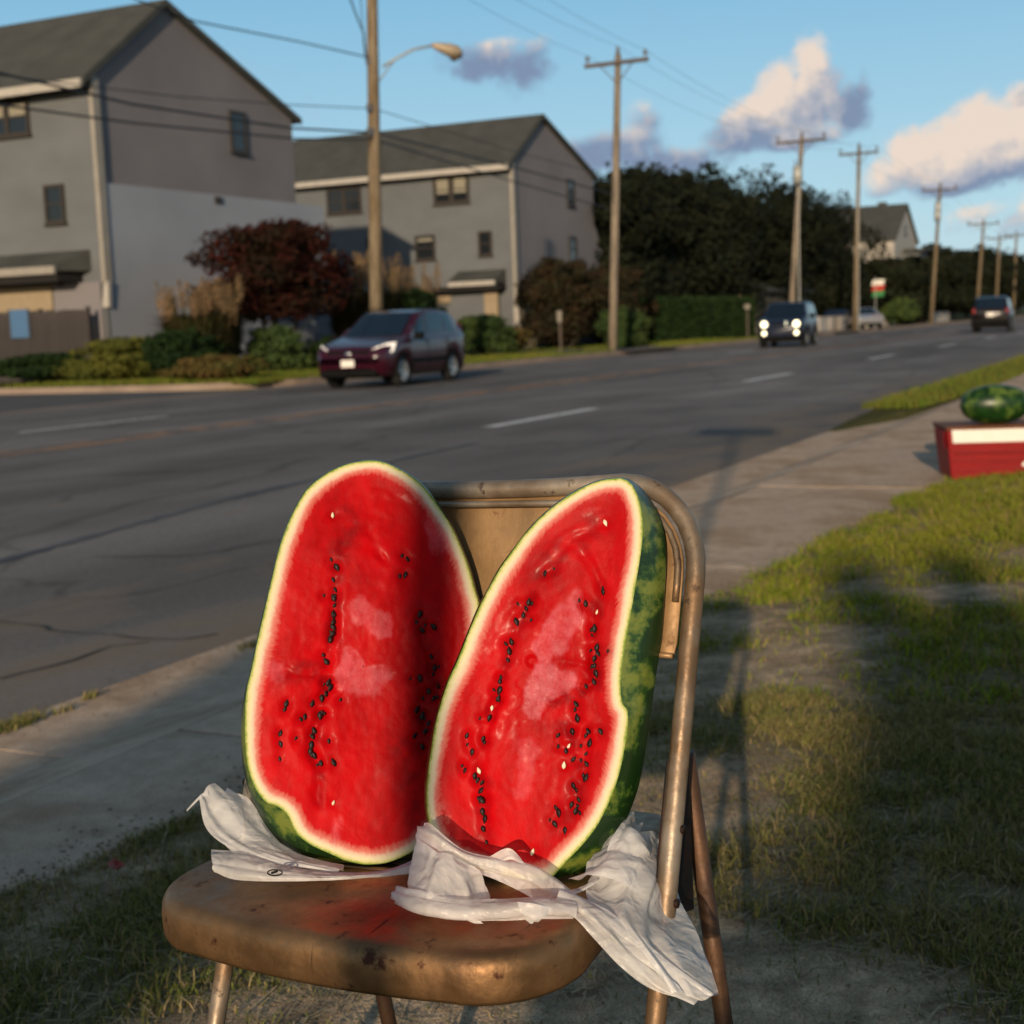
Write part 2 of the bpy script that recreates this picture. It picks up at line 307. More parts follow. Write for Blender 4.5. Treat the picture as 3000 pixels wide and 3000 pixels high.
# road as a fine sheet with slight crown
nu, nv_ = 160, 14
us = np.concatenate([np.linspace(-25, 60, 110), np.linspace(64, 900, 50)]); vsn = np.linspace(3.38, 19.5, nv_)
mb = MB(); mb.grid([[(u, v, 0.0) for v in vsn] for u in us]); road = mb.build('road', None, kind='structure', smooth=True)
def road_material():
    m = bpy.data.materials.new('road_asphalt'); m.use_nodes = True; nt = m.node_tree; n = nt.nodes; l = nt.links; b = n['Principled BSDF']; b.inputs['Roughness'].default_value = .9; b.inputs['Specular IOR Level'].default_value = .1
    t = n.new('ShaderNodeTexCoord'); s = n.new('ShaderNodeSeparateXYZ'); l.new(t.outputs['Object'], s.inputs[0])
    def nz(sc, d, stretch=(1, 1, 1)):
        mp = n.new('ShaderNodeMapping'); mp.inputs['Scale'].default_value = stretch; l.new(t.outputs['Object'], mp.inputs[0])
        a = n.new('ShaderNodeTexNoise'); a.inputs['Scale'].default_value = sc; a.inputs['Detail'].default_value = d; l.new(mp.outputs[0], a.inputs[0]); return a.outputs[0]
    def rng_(x, a, b_, c, d):
        r = n.new('ShaderNodeMapRange'); r.inputs[1].default_value = a; r.inputs[2].default_value = b_; r.inputs[3].default_value = c; r.inputs[4].default_value = d; l.new(x, r.inputs[0]); return r.outputs[0]
    def mul(x, y):
        r = n.new('ShaderNodeMath'); r.operation = 'MULTIPLY'; l.new(x, r.inputs[0]); l.new(y, r.inputs[1]); return r.outputs[0]
    large = rng_(nz(.45, 5, (.12, 1, 1)), .35, .65, .72, 1.25)      # wear running along the lanes
    blot = rng_(nz(.8, 6, (.5, 1, 1)), .4, .62, .82, 1.1)
    grit = rng_(nz(160, 3), .35, .68, .62, 1.4)
    fine = rng_(nz(30, 4), .35, .65, .88, 1.12)
    # long wandering seams and tar lines
    w = n.new('ShaderNodeTexVoronoi'); w.feature = 'DISTANCE_TO_EDGE'; w.inputs['Scale'].default_value = .33
    mp = n.new('ShaderNodeMapping'); mp.inputs['Scale'].default_value = (.35, 1, 1); l.new(t.outputs['Object'], mp.inputs[0])
    wob = n.new('ShaderNodeTexNoise'); wob.inputs['Scale'].default_value = 1.3; wob.inputs['Detail'].default_value = 6; l.new(mp.outputs[0], wob.inputs[0])
    va = n.new('ShaderNodeVectorMath'); va.operation = 'MULTIPLY_ADD'; l.new(wob.outputs[1], va.inputs[0]); va.inputs[1].default_value = (.9, .9, 0); l.new(mp.outputs[0], va.inputs[2])
    l.new(va.outputs[0], w.inputs['Vector'])
    seam = rng_(w.outputs[0], .003, .010, .74, 1.0)
    k = mul(mul(mul(large, blot), mul(grit, fine)), seam)
    mx = n.new('ShaderNodeMix'); mx.data_type = 'RGBA'; mx.blend_type = 'MULTIPLY'; mx.inputs[0].default_value = 1; mx.inputs[6].default_value = (.178, .163, .153, 1); l.new(k, mx.inputs[7])
    dn = rng_(nz(1.6, 9, (.5, 1, 1)), .3, .7, -.9, .9); fa = n.new('ShaderNodeMath'); fa.operation = 'ADD'; l.new(rng_(s.outputs[1], 3.3, 5.6, 1.0, -.55), fa.inputs[0]); l.new(dn, fa.inputs[1])
    dm = n.new('ShaderNodeMix'); dm.data_type = 'RGBA'; l.new(rng_(fa.outputs[0], .0, .9, 0, .8), dm.inputs[0]); l.new(mx.outputs[2], dm.inputs[6]); dm.inputs[7].default_value = (.20, .155, .115, 1)
    l.new(dm.outputs[2], b.inputs['Base Color'])
    bp = n.new('ShaderNodeBump'); bp.inputs['Strength'].default_value = .7; bp.inputs['Distance'].default_value = .008; l.new(nz(120, 3), bp.inputs['Height']); l.new(bp.outputs[0], b.inputs['Normal'])
    return m
road.data.materials.append(road_material())
def strip(name, u0, u1, v0, v1, z, m, **k):
    n = max(2, int((u1 - u0) / 3)); mb = MB(); mb.grid([[(u0 + (u1 - u0) * i / n, v, z) for v in (v0, v1)] for i in range(n + 1)]); return mb.build(name, m, kind='structure', **k)
u = 3.6
dash_us = []
k = 0
for c in [17.2, 28.2, 39.6, 51, 62.4, 74, 86, 98, 110, 122, 134, 146, 160, 172]:
    strip('lane_dash', c - 1.7, c + 1.7, 7.62, 7.82, .005, M['paint_white'])
for c in [16.5, 50, 62, 74, 86, 98, 110, 122]:
    strip('lane_dash', c - 1.6, c + 1.6, 14.6, 14.75, .005, M['paint_white'])
strip('centre_line', -20, 300, 11.75, 11.9, .005, M['paint_yellow']); strip('centre_line', -20, 300, 12.15, 12.3, .005, M['paint_yellow'])
# cracks in the near lane and gutter, real grooves filled with dark tar
def ribbon(name, pts, w, z, m, seed=1, jit=.03, **k):
    r = random.Random(seed); L = []; 
    for a, b in zip(pts[:-1], pts[1:]):
        nseg = max(2, int(math.dist(a, b) / .12))
        for i in range(nseg): t = i / nseg; L.append((a[0] + (b[0] - a[0]) * t + r.uniform(-jit, jit), a[1] + (b[1] - a[1]) * t + r.uniform(-jit, jit)))
    G = []
    for i, p in enumerate(L):
        q = L[min(i + 1, len(L) - 1)]; o = L[max(i - 1, 0)]; t = Vector((q[0] - o[0], q[1] - o[1])).normalized(); nrm = Vector((-t.y, t.x)); ww = w * r.uniform(.5, 1.3)
        G.append([(p[0] + nrm.x * ww, p[1] + nrm.y * ww, z), (p[0] - nrm.x * ww, p[1] - nrm.y * ww, z)])
    return MB().grid(G).build(name, m, kind='structure', **k)
G0 = lambda x, y, z=0.0: tuple(onZ(x, y, z)[:2])
ribbon('road_crack', [G0(0, 1172), G0(150, 1195), G0(250, 1208), G0(360, 1208), G0(470, 1190)], .007, .006, M['crack'], 3)
ribbon('road_crack', [G0(170, 1050), G0(330, 1052), G0(420, 1040), G0(560, 1015)], .008, .006, M['crack'], 4)
ribbon('painted_shadow_streak', [G0(-150, 1100), G0(0, 1060), G0(200, 1005), G0(420, 945), G0(700, 880), G0(900, 835)], .055, .0045, mat('painted_shadow_streak', (.055, .056, .066), .8, var=.3, vs=8, col2=(.10, .095, .095), mixs=2, stretch=(.3, 1, 1)), 9, .008)  # bluish streak paints a pole's cast shadow onto the asphalt
ribbon('road_crack', [G0(0, 1285), G0(100, 1262), G0(200, 1225), G0(330, 1205)], .009, .006, M['crack'], 5)
# near gutter and apron, cast in separate bays
gut = empty('gutter', (0, 0, 0), kind='structure')
def slab_obj(name, poly, z, th, m, parent, tilt=0.0):
    cx = sum(p[0] for p in poly) / len(poly); cy = sum(p[1] for p in poly) / len(poly)
    mb = MB(); ins = .012
    mb.prism([(p[0] - cx, p[1] - cy, -th) for p in poly], (0, 0, th))
    o = mb.build(name, m, parent, bevel=.004, loc=(cx, cy, z)); o.rotation_euler = (random.uniform(-1, 1) * tilt, random.uniform(-1, 1) * tilt, 0); return o
us = [-12, -9, -6.2, -3.1, 0.1, 3.05, 5.9, 8.85, 12.1, 15.2, 18.2, 21.3, 24.4, 27.4, 30.4, 33.5, 36.5, 39.6, 42.6, 45.6, 48.7, 55, 62, 70, 80, 95, 110, 130, 150, 180, 220, 300]
for a, b in zip(us[:-1], us[1:]): slab_obj('gutter_bay', [(a + .003, 2.93), (b - .003, 2.93), (b - .003, 3.39), (a + .003, 3.39)], .014, .1, M['concrete'], gut, 0)
walk = empty('sidewalk', (0, 0, 0), kind='structure')
for a, b in zip(us[:-1], us[1:]):
    if b - a > 3.5: slab_obj('slab', [(a + .01, 1.3), (b - .01, 1.3), (b - .01, 2.62), (a + .01, 2.62)], .135, .2, M['concrete'], walk, 0)
    else:
        slab_obj('slab', [(a + .007, 1.2), (b - .007, 1.2), (b - .007, 2.507), (a + .007, 2.507)], .135 + random.uniform(-.0015, .0015), .2, M['concrete'], walk, 0)
# driveway apron sloping from the sidewalk to the gutter (near part) and grass strip further on
sheet('joint_fill', [(-12, 1.25), (300, 1.25), (300, 2.93), (-12, 2.93)], -.0, M['crack'])
sheet('joint_soil', [(-12, 1.3), (300, 1.3), (300, 2.515), (-12, 2.515)], .1315, mat('joint_soil', (.06, .05, .035), .95, var=.4, vs=20))
apron = empty('driveway_apron', (0, 0, 0), kind='structure')
for a, b in zip(us[:12], us[1:13]):
    mb = MB(); a_, b_ = a + .002, b - .002; mb.add([(a_, 2.515, .132), (b_, 2.515, .132), (b_, 2.915, .02), (a_, 2.915, .02), (a_, 2.515, -.1), (b_, 2.515, -.1), (b_, 2.915, -.1), (a_, 2.915, -.1)], [(0, 1, 2, 3), (4, 7, 6, 5), (0, 4, 5, 1), (1, 5, 6, 2), (2, 6, 7, 3), (3, 7, 4, 0)]); mb.build('apron_bay', M['concrete'], apron)
def soil_material(name, green, dirt, attr='grass'):
    m = mat(name, dirt, .95, spec=.03, grit=.4, var=.3, vs=7, bump=.8, bs=170, col2=tuple(x * .6 for x in dirt), mixs=9); nt = m.node_tree; n = nt.nodes; l = nt.links; b = n['Principled BSDF']
    src = b.inputs['Base Color'].links[0].from_socket
    a = n.new('ShaderNodeAttribute'); a.attribute_name = attr; mx = n.new('ShaderNodeMix'); mx.data_type = 'RGBA'; l.new(a.outputs['Fac'], mx.inputs[0]); l.new(src, mx.inputs[6]); mx.inputs[7].default_value = (*green, 1); l.new(mx.outputs[2], b.inputs['Base Color']); return m
M['soil'] = soil_material('soil', (.085, .082, .03), (.46, .33, .215)); M['soil_far'] = soil_material('soil_far', (.055, .062, .016), (.13, .10, .06))
# near verge: a height field
gu = np.concatenate([np.linspace(-6, .6, 20), np.linspace(.7, 8, 150), np.linspace(8.2, 45, 70)]); gt = np.linspace(0, 1, 110) ** 1.6
U = np.repeat(gu[:, None], len(gt), 1); V = walk_edge(U) + .03 - gt[None, :] * 20
Z = zverge(U, V); Z[:, 0] = .10
vtx = np.stack([U, V, Z], -1).reshape(-1, 3); r_, c_ = U.shape; idx = np.arange(r_ * c_).reshape(r_, c_)
F = np.stack([idx[:-1, :-1], idx[:-1, 1:], idx[1:, 1:], idx[1:, :-1]], -1).reshape(-1, 4)[:, ::-1]
ver = quads_np('near_verge', vtx, F, M['soil'], smooth=True, kind='structure')
at = ver.data.attributes.new('grass', 'FLOAT', 'POINT'); at.data.foreach_set('value', (grassiness(U, V) * .7).astype(np.float32).ravel())
# strip of grass between gutter and sidewalk, from u = 15.5 on
gu2 = np.linspace(14.6, 120, 200); gv2 = np.linspace(0, 1, 8)
U2 = np.repeat(gu2[:, None], 8, 1); near_e = np.interp(gu2, [14.6, 17, 20, 200], [3.3, 2.75, 2.5, 2.5])[:, None]; V2 = near_e + (3.42 + (fb(gu2, gu2 * 0, 1.1, 8)[:, None] - .5) * .12 - near_e) * gv2[None, :]
Z2 = .145 + np.zeros_like(V2); Z2[:, -1] = .02; Z2[:, 0] = -.02; Z2 *= np.clip((gu2 - 14.4) / 3.0, .12, 1)[:, None]
vtx = np.stack([U2, V2, Z2], -1).reshape(-1, 3); idx = np.arange(U2.size).reshape(U2.shape); F = np.stack([idx[:-1, :-1], idx[:-1, 1:], idx[1:, 1:], idx[1:, :-1]], -1).reshape(-1, 4)
gs = quads_np('grass_strip', vtx, F, M['soil_far'], smooth=True, kind='structure'); at = gs.data.attributes.new('grass', 'FLOAT', 'POINT'); at.data.foreach_set('value', np.full(U2.size, .7, np.float32))

# far side: side street, kerb, verge
sheet('side_street', [(19.6, 19.5), (26.6, 19.5), (27.5, 23), (27.5, 30), (26, 70), (12, 70), (19.6, 30)], -.004, M['side_asphalt'])
strip('far_gutter', -30, 300, 18.95, 19.5, .006, M['concrete_far'])
def verge_far(name, poly, z=.12):
    o = sheet(name, poly, z, M['soil_far'], thick=.3); at = o.data.attributes.new('grass', 'FLOAT', 'POINT'); at.data.foreach_set('value', [.75] * len(o.data.vertices)); return o
arc = [(26.9 + 2.6 * (1 - math.cos(a)), 22.2 - 2.7 * math.sin(a)) for a in np.linspace(0, math.pi / 2, 8)]
verge_far('far_verge', [(27.0, 60)] + [(x, y) for x, y in arc] + [(400, 19.53), (400, 60)])
kb = MB(); kp = [(27.0, 60)] + arc + [(400, 19.5)]
G = []
for i, p in enumerate(kp):
    o = kp[max(i - 1, 0)]; q = kp[min(i + 1, len(kp) - 1)]; t = Vector((q[0] - o[0], q[1] - o[1])).normalized(); n_ = Vector((-t.y, t.x))
    G.append([(p[0] - n_.x * .02, p[1] - n_.y * .02, -.01), (p[0] - n_.x * .02, p[1] - n_.y * .02, .145), (p[0] + n_.x * .14, p[1] + n_.y * .14, .145), (p[0] + n_.x * .14, p[1] + n_.y * .14, .0)])
kb.grid(G); kb.build('kerb', M['concrete_far'], kind='structure')
verge_far('far_verge_island', [(-60, 19.53), (18.2, 19.53), (19.2, 20.3), (19.4, 24), (-60, 24)])
MB().box((-60, 19.38, -.01), (18.3, 19.52, .14)).build('kerb', M['concrete_far'], kind='structure')
strip('far_sidewalk', 29, 300, 20.55, 21.6, .126, M['concrete_far'])
strip('driveway', 50.5, 56.5, 19.0, 27.5, .132, M['side_asphalt'])
strip('driveway', 85.5, 92.5, 19.0, 27.5, .132, M['concrete_far'])

# ------------------------------------------------------------------ grass blades
def blades(name, P, h, w, matl, lean=.5, seed=2, **k):
    r = np.random.default_rng(seed); n = len(P); a = r.random(n) * 6.283; d = np.stack([np.cos(a), np.sin(a), np.zeros(n)], 1); b = r.random(n) * 6.283
    L = np.stack([np.cos(b), np.sin(b), np.zeros(n)], 1) * (r.random(n) ** .7 * lean * h)[:, None]; hh = np.stack([np.zeros(n), np.zeros(n), h], 1); wv = d * (w / 2)[:, None]
    v0 = P - wv; v1 = P + wv; v2 = P + hh * .55 + L * .35 + wv * .7; v3 = P + hh * .55 + L * .35 - wv * .7; v4 = P + hh * (1 - .35 * lean * r.random(n)[:, None]) + L * 1.1
    Vx = np.stack([v0, v1, v2, v3, v4], 1).reshape(-1, 3); base = np.arange(n)[:, None] * 5
    F = np.concatenate([base + np.array([0, 1, 2]), base + np.array([0, 2, 3]), base + np.array([3, 2, 4])], 0)
    return quads_np(name, Vx, F, matl, kind='stuff', **k)
def grassmat(name, c1, c2, c3, s):
    m = mat(name, c1, .75, spec=.06, col2=c2, mixs=s, mixlo=.42, mixhi=.58, var=.5, vs=60); nt = m.node_tree; n = nt.nodes; l = nt.links; b = n['Principled BSDF']
    src = b.inputs['Base Color'].links[0].from_socket; g = n.new('ShaderNodeNewGeometry'); mr = n.new('ShaderNodeMapRange'); mr.inputs[1].default_value = .68; mr.inputs[2].default_value = .8; l.new(g.outputs['Random Per Island'], mr.inputs[0])
    mx = n.new('ShaderNodeMix'); mx.data_type = 'RGBA'; l.new(mr.outputs[0], mx.inputs[0]); l.new(src, mx.inputs[6]); mx.inputs[7].default_value = (*c3, 1); l.new(mx.outputs[2], b.inputs['Base Color'])
    b.inputs['Transmission Weight'].default_value = 0; b.inputs['Subsurface Weight'].default_value = 0
    return m
M['grass'] = grassmat('grass', (.105, .125, .028), (.16, .15, .045), (.28, .21, .10), 2.6)
M['grass_lush'] = grassmat('grass_lush', (.12, .165, .012), (.175, .19, .018), (.24, .18, .06), 1.5)
M['grass_far'] = grassmat('grass_far', (.075, .12, .014), (.12, .13, .02), (.15, .13, .03), .8)
def scatter(n, u0, u1, v0, v1, seed, dens=None):
    r = np.random.default_rng(seed); u = u0 + (u1 - u0) * r.random(n); v = v0 + (v1 - v0) * r.random(n); return u, v
def near_blades(name, n, u0, u1, hmin, hmax, w, seed, matl, label):
    r = np.random.default_rng(seed); u = u0 + (u1 - u0) * r.random(n)
    vmax = walk_edge(u) + .03; vmin = np.interp(u, [0, 1.2, 3, 12], [-.5, -.6, -.3, .0]) - .35
    v = vmin + (vmax - vmin) * r.random(n); g = grassiness(u, v); keep = r.random(n) < g ** 1.3 * 1.05 + .06; u, v, g = u[keep], v[keep], g[keep]
    # clumping
    cn = fb(u, v, 9, 77, 2); keep = r.random(len(u)) < np.clip((cn - .3) * 3.2, .12, 1); u, v, g = u[keep], v[keep], g[keep]
    P = np.stack([u, v, zverge(u, v) - .003], 1); h = (hmin + (hmax - hmin) * r.random(len(u)) ** 1.6) * (.55 + .6 * g)
    return blades(name, P, h, np.full(len(u), w) * (.6 + .7 * r.random(len(u))), matl, 1.1, seed, label=label, cat='grass')
near_blades('grass', 400000, .75, 3.6, .010, .045, .0028, 21, M['grass'], 'patchy dry grass growing round the folding chair')
near_blades('grass', 210000, 3.6, 12, .015, .06, .0048, 22, M['grass_lush'], 'lusher sunlit grass of the verge between sidewalk and red cooler')
r = np.random.default_rng(5)
# fallen straw and dead stalks lying flat on the soil
n = 26000; u = .8 + 5.5 * r.random(n) ** 1.2; v = -.6 + 2.9 * r.random(n); ok = v < walk_edge(u) + .02; u, v = u[ok], v[ok]; n = len(u); a = r.random(n) * 6.28; L = .02 + .05 * r.random(n)
d = np.stack([np.cos(a), np.sin(a), (r.random(n) - .3) * .25], 1) * L[:, None]; s_ = np.stack([-np.sin(a), np.cos(a), a * 0], 1) * .0011; P = np.stack([u, v, zverge(u, v) + .006], 1)
Vx = np.stack([P - s_, P + s_, P + d + s_, P + d - s_], 1).reshape(-1, 3); F = np.arange(4 * n).reshape(n, 4)
quads_np('straw', Vx, F, mat('straw', (.30, .23, .13), .8, var=.5, vs=40), kind='stuff', label='dry straw and dead stalks lying on the bare soil', cat='straw')
# crumbs of soil and small stones on the bare patches
r = np.random.default_rng(15); n = 14000; u = .8 + 4.5 * r.random(n) ** 1.3; v = -.6 + 2.9 * r.random(n); ok = (v < walk_edge(u) + .05) & (grassiness(u, v) < .55); u, v = u[ok], v[ok]; n = len(u); P = np.stack([u, v, zverge(u, v) + .001], 1); k = (.0012 + .0045 * r.random(n) ** 4)[:, None]
Vx = np.stack([P + k * (r.normal(size=(n, 3)) * .25 + np.array(d)) for d in ((1, 0, 0), (-.5, .87, 0), (-.5, -.87, 0), (0, 0, .9))], 1).reshape(-1, 3); q = np.arange(n)[:, None] * 4
quads_np('soil_crumbs', Vx, np.concatenate([q + [0, 1, 3], q + [1, 2, 3], q + [2, 0, 3]], 0), mat('soil_crumbs', (.34, .26, .19), .9, spec=.05, var=.4, vs=50), kind='stuff', label='crumbs of soil and small stones on the bare patches', cat='soil')
# grit swept to the edges of the sidewalk and into the gutter
r = np.random.default_rng(16); n = 15000; u = .9 + 11 * r.random(n) ** 1.4; side = r.random(n) < .5; v = np.where(side, walk_edge(u) + np.abs(r.normal(size=n)) * .09, 3.36 + r.normal(size=n) * .10); z = np.where(side, .1365, np.where(v < 3.39, .0155, .002)); ok = ~((~side) & (v < 2.95)); u, v, z = u[ok], v[ok], z[ok]; n = len(u); P = np.stack([u, v, z], 1); k = (.0012 + .006 * r.random(n) ** 4)[:, None]
Vx = np.stack([P + k * (r.normal(size=(n, 3)) * .25 * np.array([1, 1, .2]) + np.array(d)) for d in ((1, 0, 0), (-.5, .87, 0), (-.5, -.87, 0), (0, 0, .6))], 1).reshape(-1, 3); q = np.arange(n)[:, None] * 4
quads_np('grit', Vx, np.concatenate([q + [0, 1, 3], q + [1, 2, 3], q + [2, 0, 3]], 0), mat('grit', (.20, .145, .10), .9, spec=.05, var=.5, vs=50), kind='stuff', label='brown grit swept along the sidewalk edge and the gutter', cat='grit')
# far verge lawn and strip tufts
r = np.random.default_rng(9); n = 50000; u = 27.5 + 45 * r.random(n) ** 1.3; v = 19.65 + 8 * r.random(n) ** 1.5; ok = ~((v > 20.5) & (v < 21.65) & (u > 29)) & ~((u > 50.3) & (u < 56.7)); u, v = u[ok], v[ok]
blades('lawn', np.stack([u, v, u * 0 + .115], 1), .05 + .12 * r.random(len(u)), np.full(len(u), .03), M['grass_far'], .8, 3, label='green front lawn and verge across the road', cat='lawn')
n = 16000; u = 16.5 + 60 * r.random(n) ** 1.5; v = np.interp(u, [14.6, 17, 20, 200], [3.25, 2.75, 2.5, 2.5]) + r.random(n) * .95; ok = v < 3.45; u, v = u[ok], v[ok]
blades('grass', np.stack([u, v, u * 0 + .12], 1), .03 + .09 * r.random(len(u)), np.full(len(u), .014), M['grass_far'], .8, 4, label='yellow green grass strip between the road and the sidewalk', cat='grass')
n = 5000; u = 10 + 9.2 * r.random(n); v = 19.6 + 3 * r.random(n)
blades('lawn', np.stack([u, v, u * 0 + .115], 1), .05 + .1 * r.random(n), np.full(n, .03), M['grass_far'], .8, 6, label='small dark grass corner left of the side street', cat='lawn')
# weeds growing out of the gutter joint on the left
tuf = [(0, 1368, .10, 300), (35, 1360, .07, 220), (172, 1308, .03, 70), (475, 1212, .05, 90), (120, 1335, .03, 50)]
for i, (x, y, rad, cnt) in enumerate(tuf):
    c = onZ(x, y, .03); a = r.random(cnt) * 6.28; q = r.random(cnt) ** .6 * rad
    P = np.stack([c[0] + np.cos(a) * q * 1.6, c[1] + np.sin(a) * q * .6, np.full(cnt, .015)], 1)
    blades('weeds', P, .01 + .03 * r.random(cnt), np.full(cnt, .004), M['grass'], 1.0, 30 + i, label=['weed tuft in the gutter at the left edge of the photo', 'weeds beside the leftmost tuft in the gutter', 'small weed in the gutter between left edge and melon', 'dark weed tuft in the road joint beside the left melon half', 'tiny weed in the gutter joint'][i], cat='weeds')

# ------------------------------------------------------------------ folding chair
CH = dict(X=1.118 * 1.1, Y=.578 * 1.1, yaw=3.0713, z0=1.2 - (1.2 - .297) * 1.1, roll=.0402)
a_, b_, c_, d_ = .227 * 1.1, .403, -.153 * 1.1, .186
W_ = .221 * 1.1; TOP = .756 * 1.1; SF = .233 * 1.1; HS = .403 * 1.1
chF = Vector((math.cos(CH['yaw']), math.sin(CH['yaw']), 0)); rr_ = Vector((-chF.y, chF.x, 0))
chR = (rr_ * math.cos(CH['roll']) + Vector((0, 0, 1)) * math.sin(CH['roll'])); chU = chF.cross(chR)
if chU.z < 0: chU = -chU
ch0 = Vector((CH['X'], CH['Y'], CH['z0']))
def cp(s, r, h): return ch0 + chF * s + chR * r + chU * h
def cl_(p): return Vector(p) - ch0                       # to chair-local (no rotation on the empty)
def paint_chair(name, base, dark, rust, dirt_lo=.5, dirt_hi=.66, rough=.38, metal=.55, scr=True):
    m = mat(name, base, rough, metal=metal, spec=.5, col2=dark, mixs=5, mixlo=dirt_lo, mixhi=dirt_hi, var=.3, vs=14, bump=.12, bs=60); nt = m.node_tree; n = nt.nodes; l = nt.links; b = n['Principled BSDF']
    src = b.inputs['Base Color'].links[0].from_socket; t = n.new('ShaderNodeTexCoord')
    r1 = n.new('ShaderNodeTexNoise'); r1.inputs['Scale'].default_value = 32; r1.inputs['Detail'].default_value = 8; r1.inputs['Roughness'].default_value = .7; l.new(t.outputs['Object'], r1.inputs[0])
    mr = n.new('ShaderNodeMapRange'); mr.inputs[1].default_value = .6; mr.inputs[2].default_value = .68; l.new(r1.outputs[0], mr.inputs[0])
    mx = n.new('ShaderNodeMix'); mx.data_type = 'RGBA'; l.new(mr.outputs[0], mx.inputs[0]); l.new(src, mx.inputs[6]); mx.inputs[7].default_value = (*rust, 1); out = mx.outputs[2]
    if scr:   # thin scratches
        mp = n.new('ShaderNodeMapping'); mp.inputs['Rotation'].default_value = (0, 0, .7); mp.inputs['Scale'].default_value = (6, 90, 6); l.new(t.outputs['Object'], mp.inputs[0])
        r2 = n.new('ShaderNodeTexNoise'); r2.inputs['Scale'].default_value = 1.4; r2.inputs['Detail'].default_value = 3; l.new(mp.outputs[0], r2.inputs[0])
        m2 = n.new('ShaderNodeMapRange'); m2.inputs[1].default_value = .70; m2.inputs[2].default_value = .74; l.new(r2.outputs[0], m2.inputs[0])
        x2 = n.new('ShaderNodeMix'); x2.data_type = 'RGBA'; l.new(m2.outputs[0], x2.inputs[0]); l.new(out, x2.inputs[6]); x2.inputs[7].default_value = (.05, .035, .02, 1); out = x2.outputs[2]
    l.new(out, b.inputs['Base Color'])
    rg = n.new('ShaderNodeMapRange'); rg.inputs[1].default_value = .35; rg.inputs[2].default_value = .65; rg.inputs[3].default_value = rough - .08; rg.inputs[4].default_value = rough + .22; l.new(r1.outputs[0], rg.inputs[0]); l.new(rg.outputs[0], b.inputs['Roughness'])
    return m
M['chair_seat'] = paint_chair('chair_seat', (.23, .125, .055), (.12, .062, .035), (.06, .02, .012), rough=.40, metal=.75)
M['chair_back'] = paint_chair('chair_back', (.34, .20, .09), (.25, .145, .065), (.12, .05, .02), rough=.45, metal=.4)
M['chair_tube'] = paint_chair('chair_tube', (.30, .245, .185), (.17, .10, .05), (.05, .03, .02), dirt_lo=.42, dirt_hi=.58, rough=.42)
M['chair_leg'] = paint_chair('chair_leg', (.11, .055, .028), (.045, .025, .016), (.05, .02, .012), dirt_lo=.42, dirt_hi=.58, rough=.5)
chair = empty('folding_chair', ch0, label='worn bronze metal folding chair holding two watermelon halves on the grass', category=None) if False else empty('folding_chair', ch0)
tag(chair, 'worn bronze metal folding chair holding two watermelon halves on the grass', 'chair')
# U frame: front feet up to the arched back
def ft(r, h): return cl_(cp(a_ - b_ * h, r, h))
RC = .085; path = [ft(-W_, -.005), ft(-W_, .3), ft(-W_, TOP - RC)]
for t in np.linspace(0, math.pi / 2, 9)[1:]: path.append(ft(-W_ + RC * (1 - math.cos(t)), TOP - RC + RC * math.sin(t)))
for q in np.linspace(-W_ + RC, W_ - RC, 9)[1:-1]: path.append(ft(q, TOP - .004 * (1 - (q / (W_ - RC)) ** 2)))
for t in np.linspace(math.pi / 2, 0, 9): path.append(ft(W_ - RC * (1 - math.cos(t)), TOP - RC + RC * math.sin(t)))
path += [ft(W_, .3), ft(W_, -.005)]
MB().tube(path, .0094, 18).build('back_frame', M['chair_tube'], chair, smooth=True)
# rear legs with a cross bar
def rt(r, h): return cl_(cp(c_ + d_ * h - .0, r, h))
wr = W_ - .026
for sgn in (-1, 1):
    MB().tube([rt(sgn * wr, -.005), rt(sgn * wr, .2), rt(sgn * wr, .57)], .0092, 14).build('rear_leg', M['chair_leg'], chair, smooth=True)
    f = MB(); p0 = rt(sgn * wr, 0); f.tube([p0 + Vector((0, 0, -.012)), p0 + Vector((0, 0, .028))], .0145, 12); f.build('rubber_foot', M['bracket'], chair, smooth=True)
    # flat steel bracket that joins back frame, seat and rear leg
    g = MB(); A = ft(sgn * (W_ - .013), .585); B = ft(sgn * (W_ - .013), .45); Cc = rt(sgn * (W_ - .013), .415); Dd = rt(sgn * (W_ - .013), .565); Cc = B * .42 + Cc * .58; Dd = A * .42 + Dd * .58
    ext = chR * (.003 * sgn); g.prism([A, B, Cc, Dd], ext); g.build('hinge_plate', M['bracket'], chair, bevel=.001)
    for q in (ft(sgn * W_, .53), ft(sgn * W_, .47)):
        e = MB(); e.tube([q - chR * (.004 * sgn), q + chR * (.0115 * sgn)], .0042, 10); e.build('rivet', M['bracket'], chair, smooth=True)
MB().tube([rt(-wr, .17), rt(wr, .17)], .008, 12).build('rear_crossbar', M['chair_leg'], chair, smooth=True)
MB().tube([ft(-W_, .14), ft(W_, .14)], .008, 12).build('front_crossbar', M['chair_leg'], chair, smooth=True)
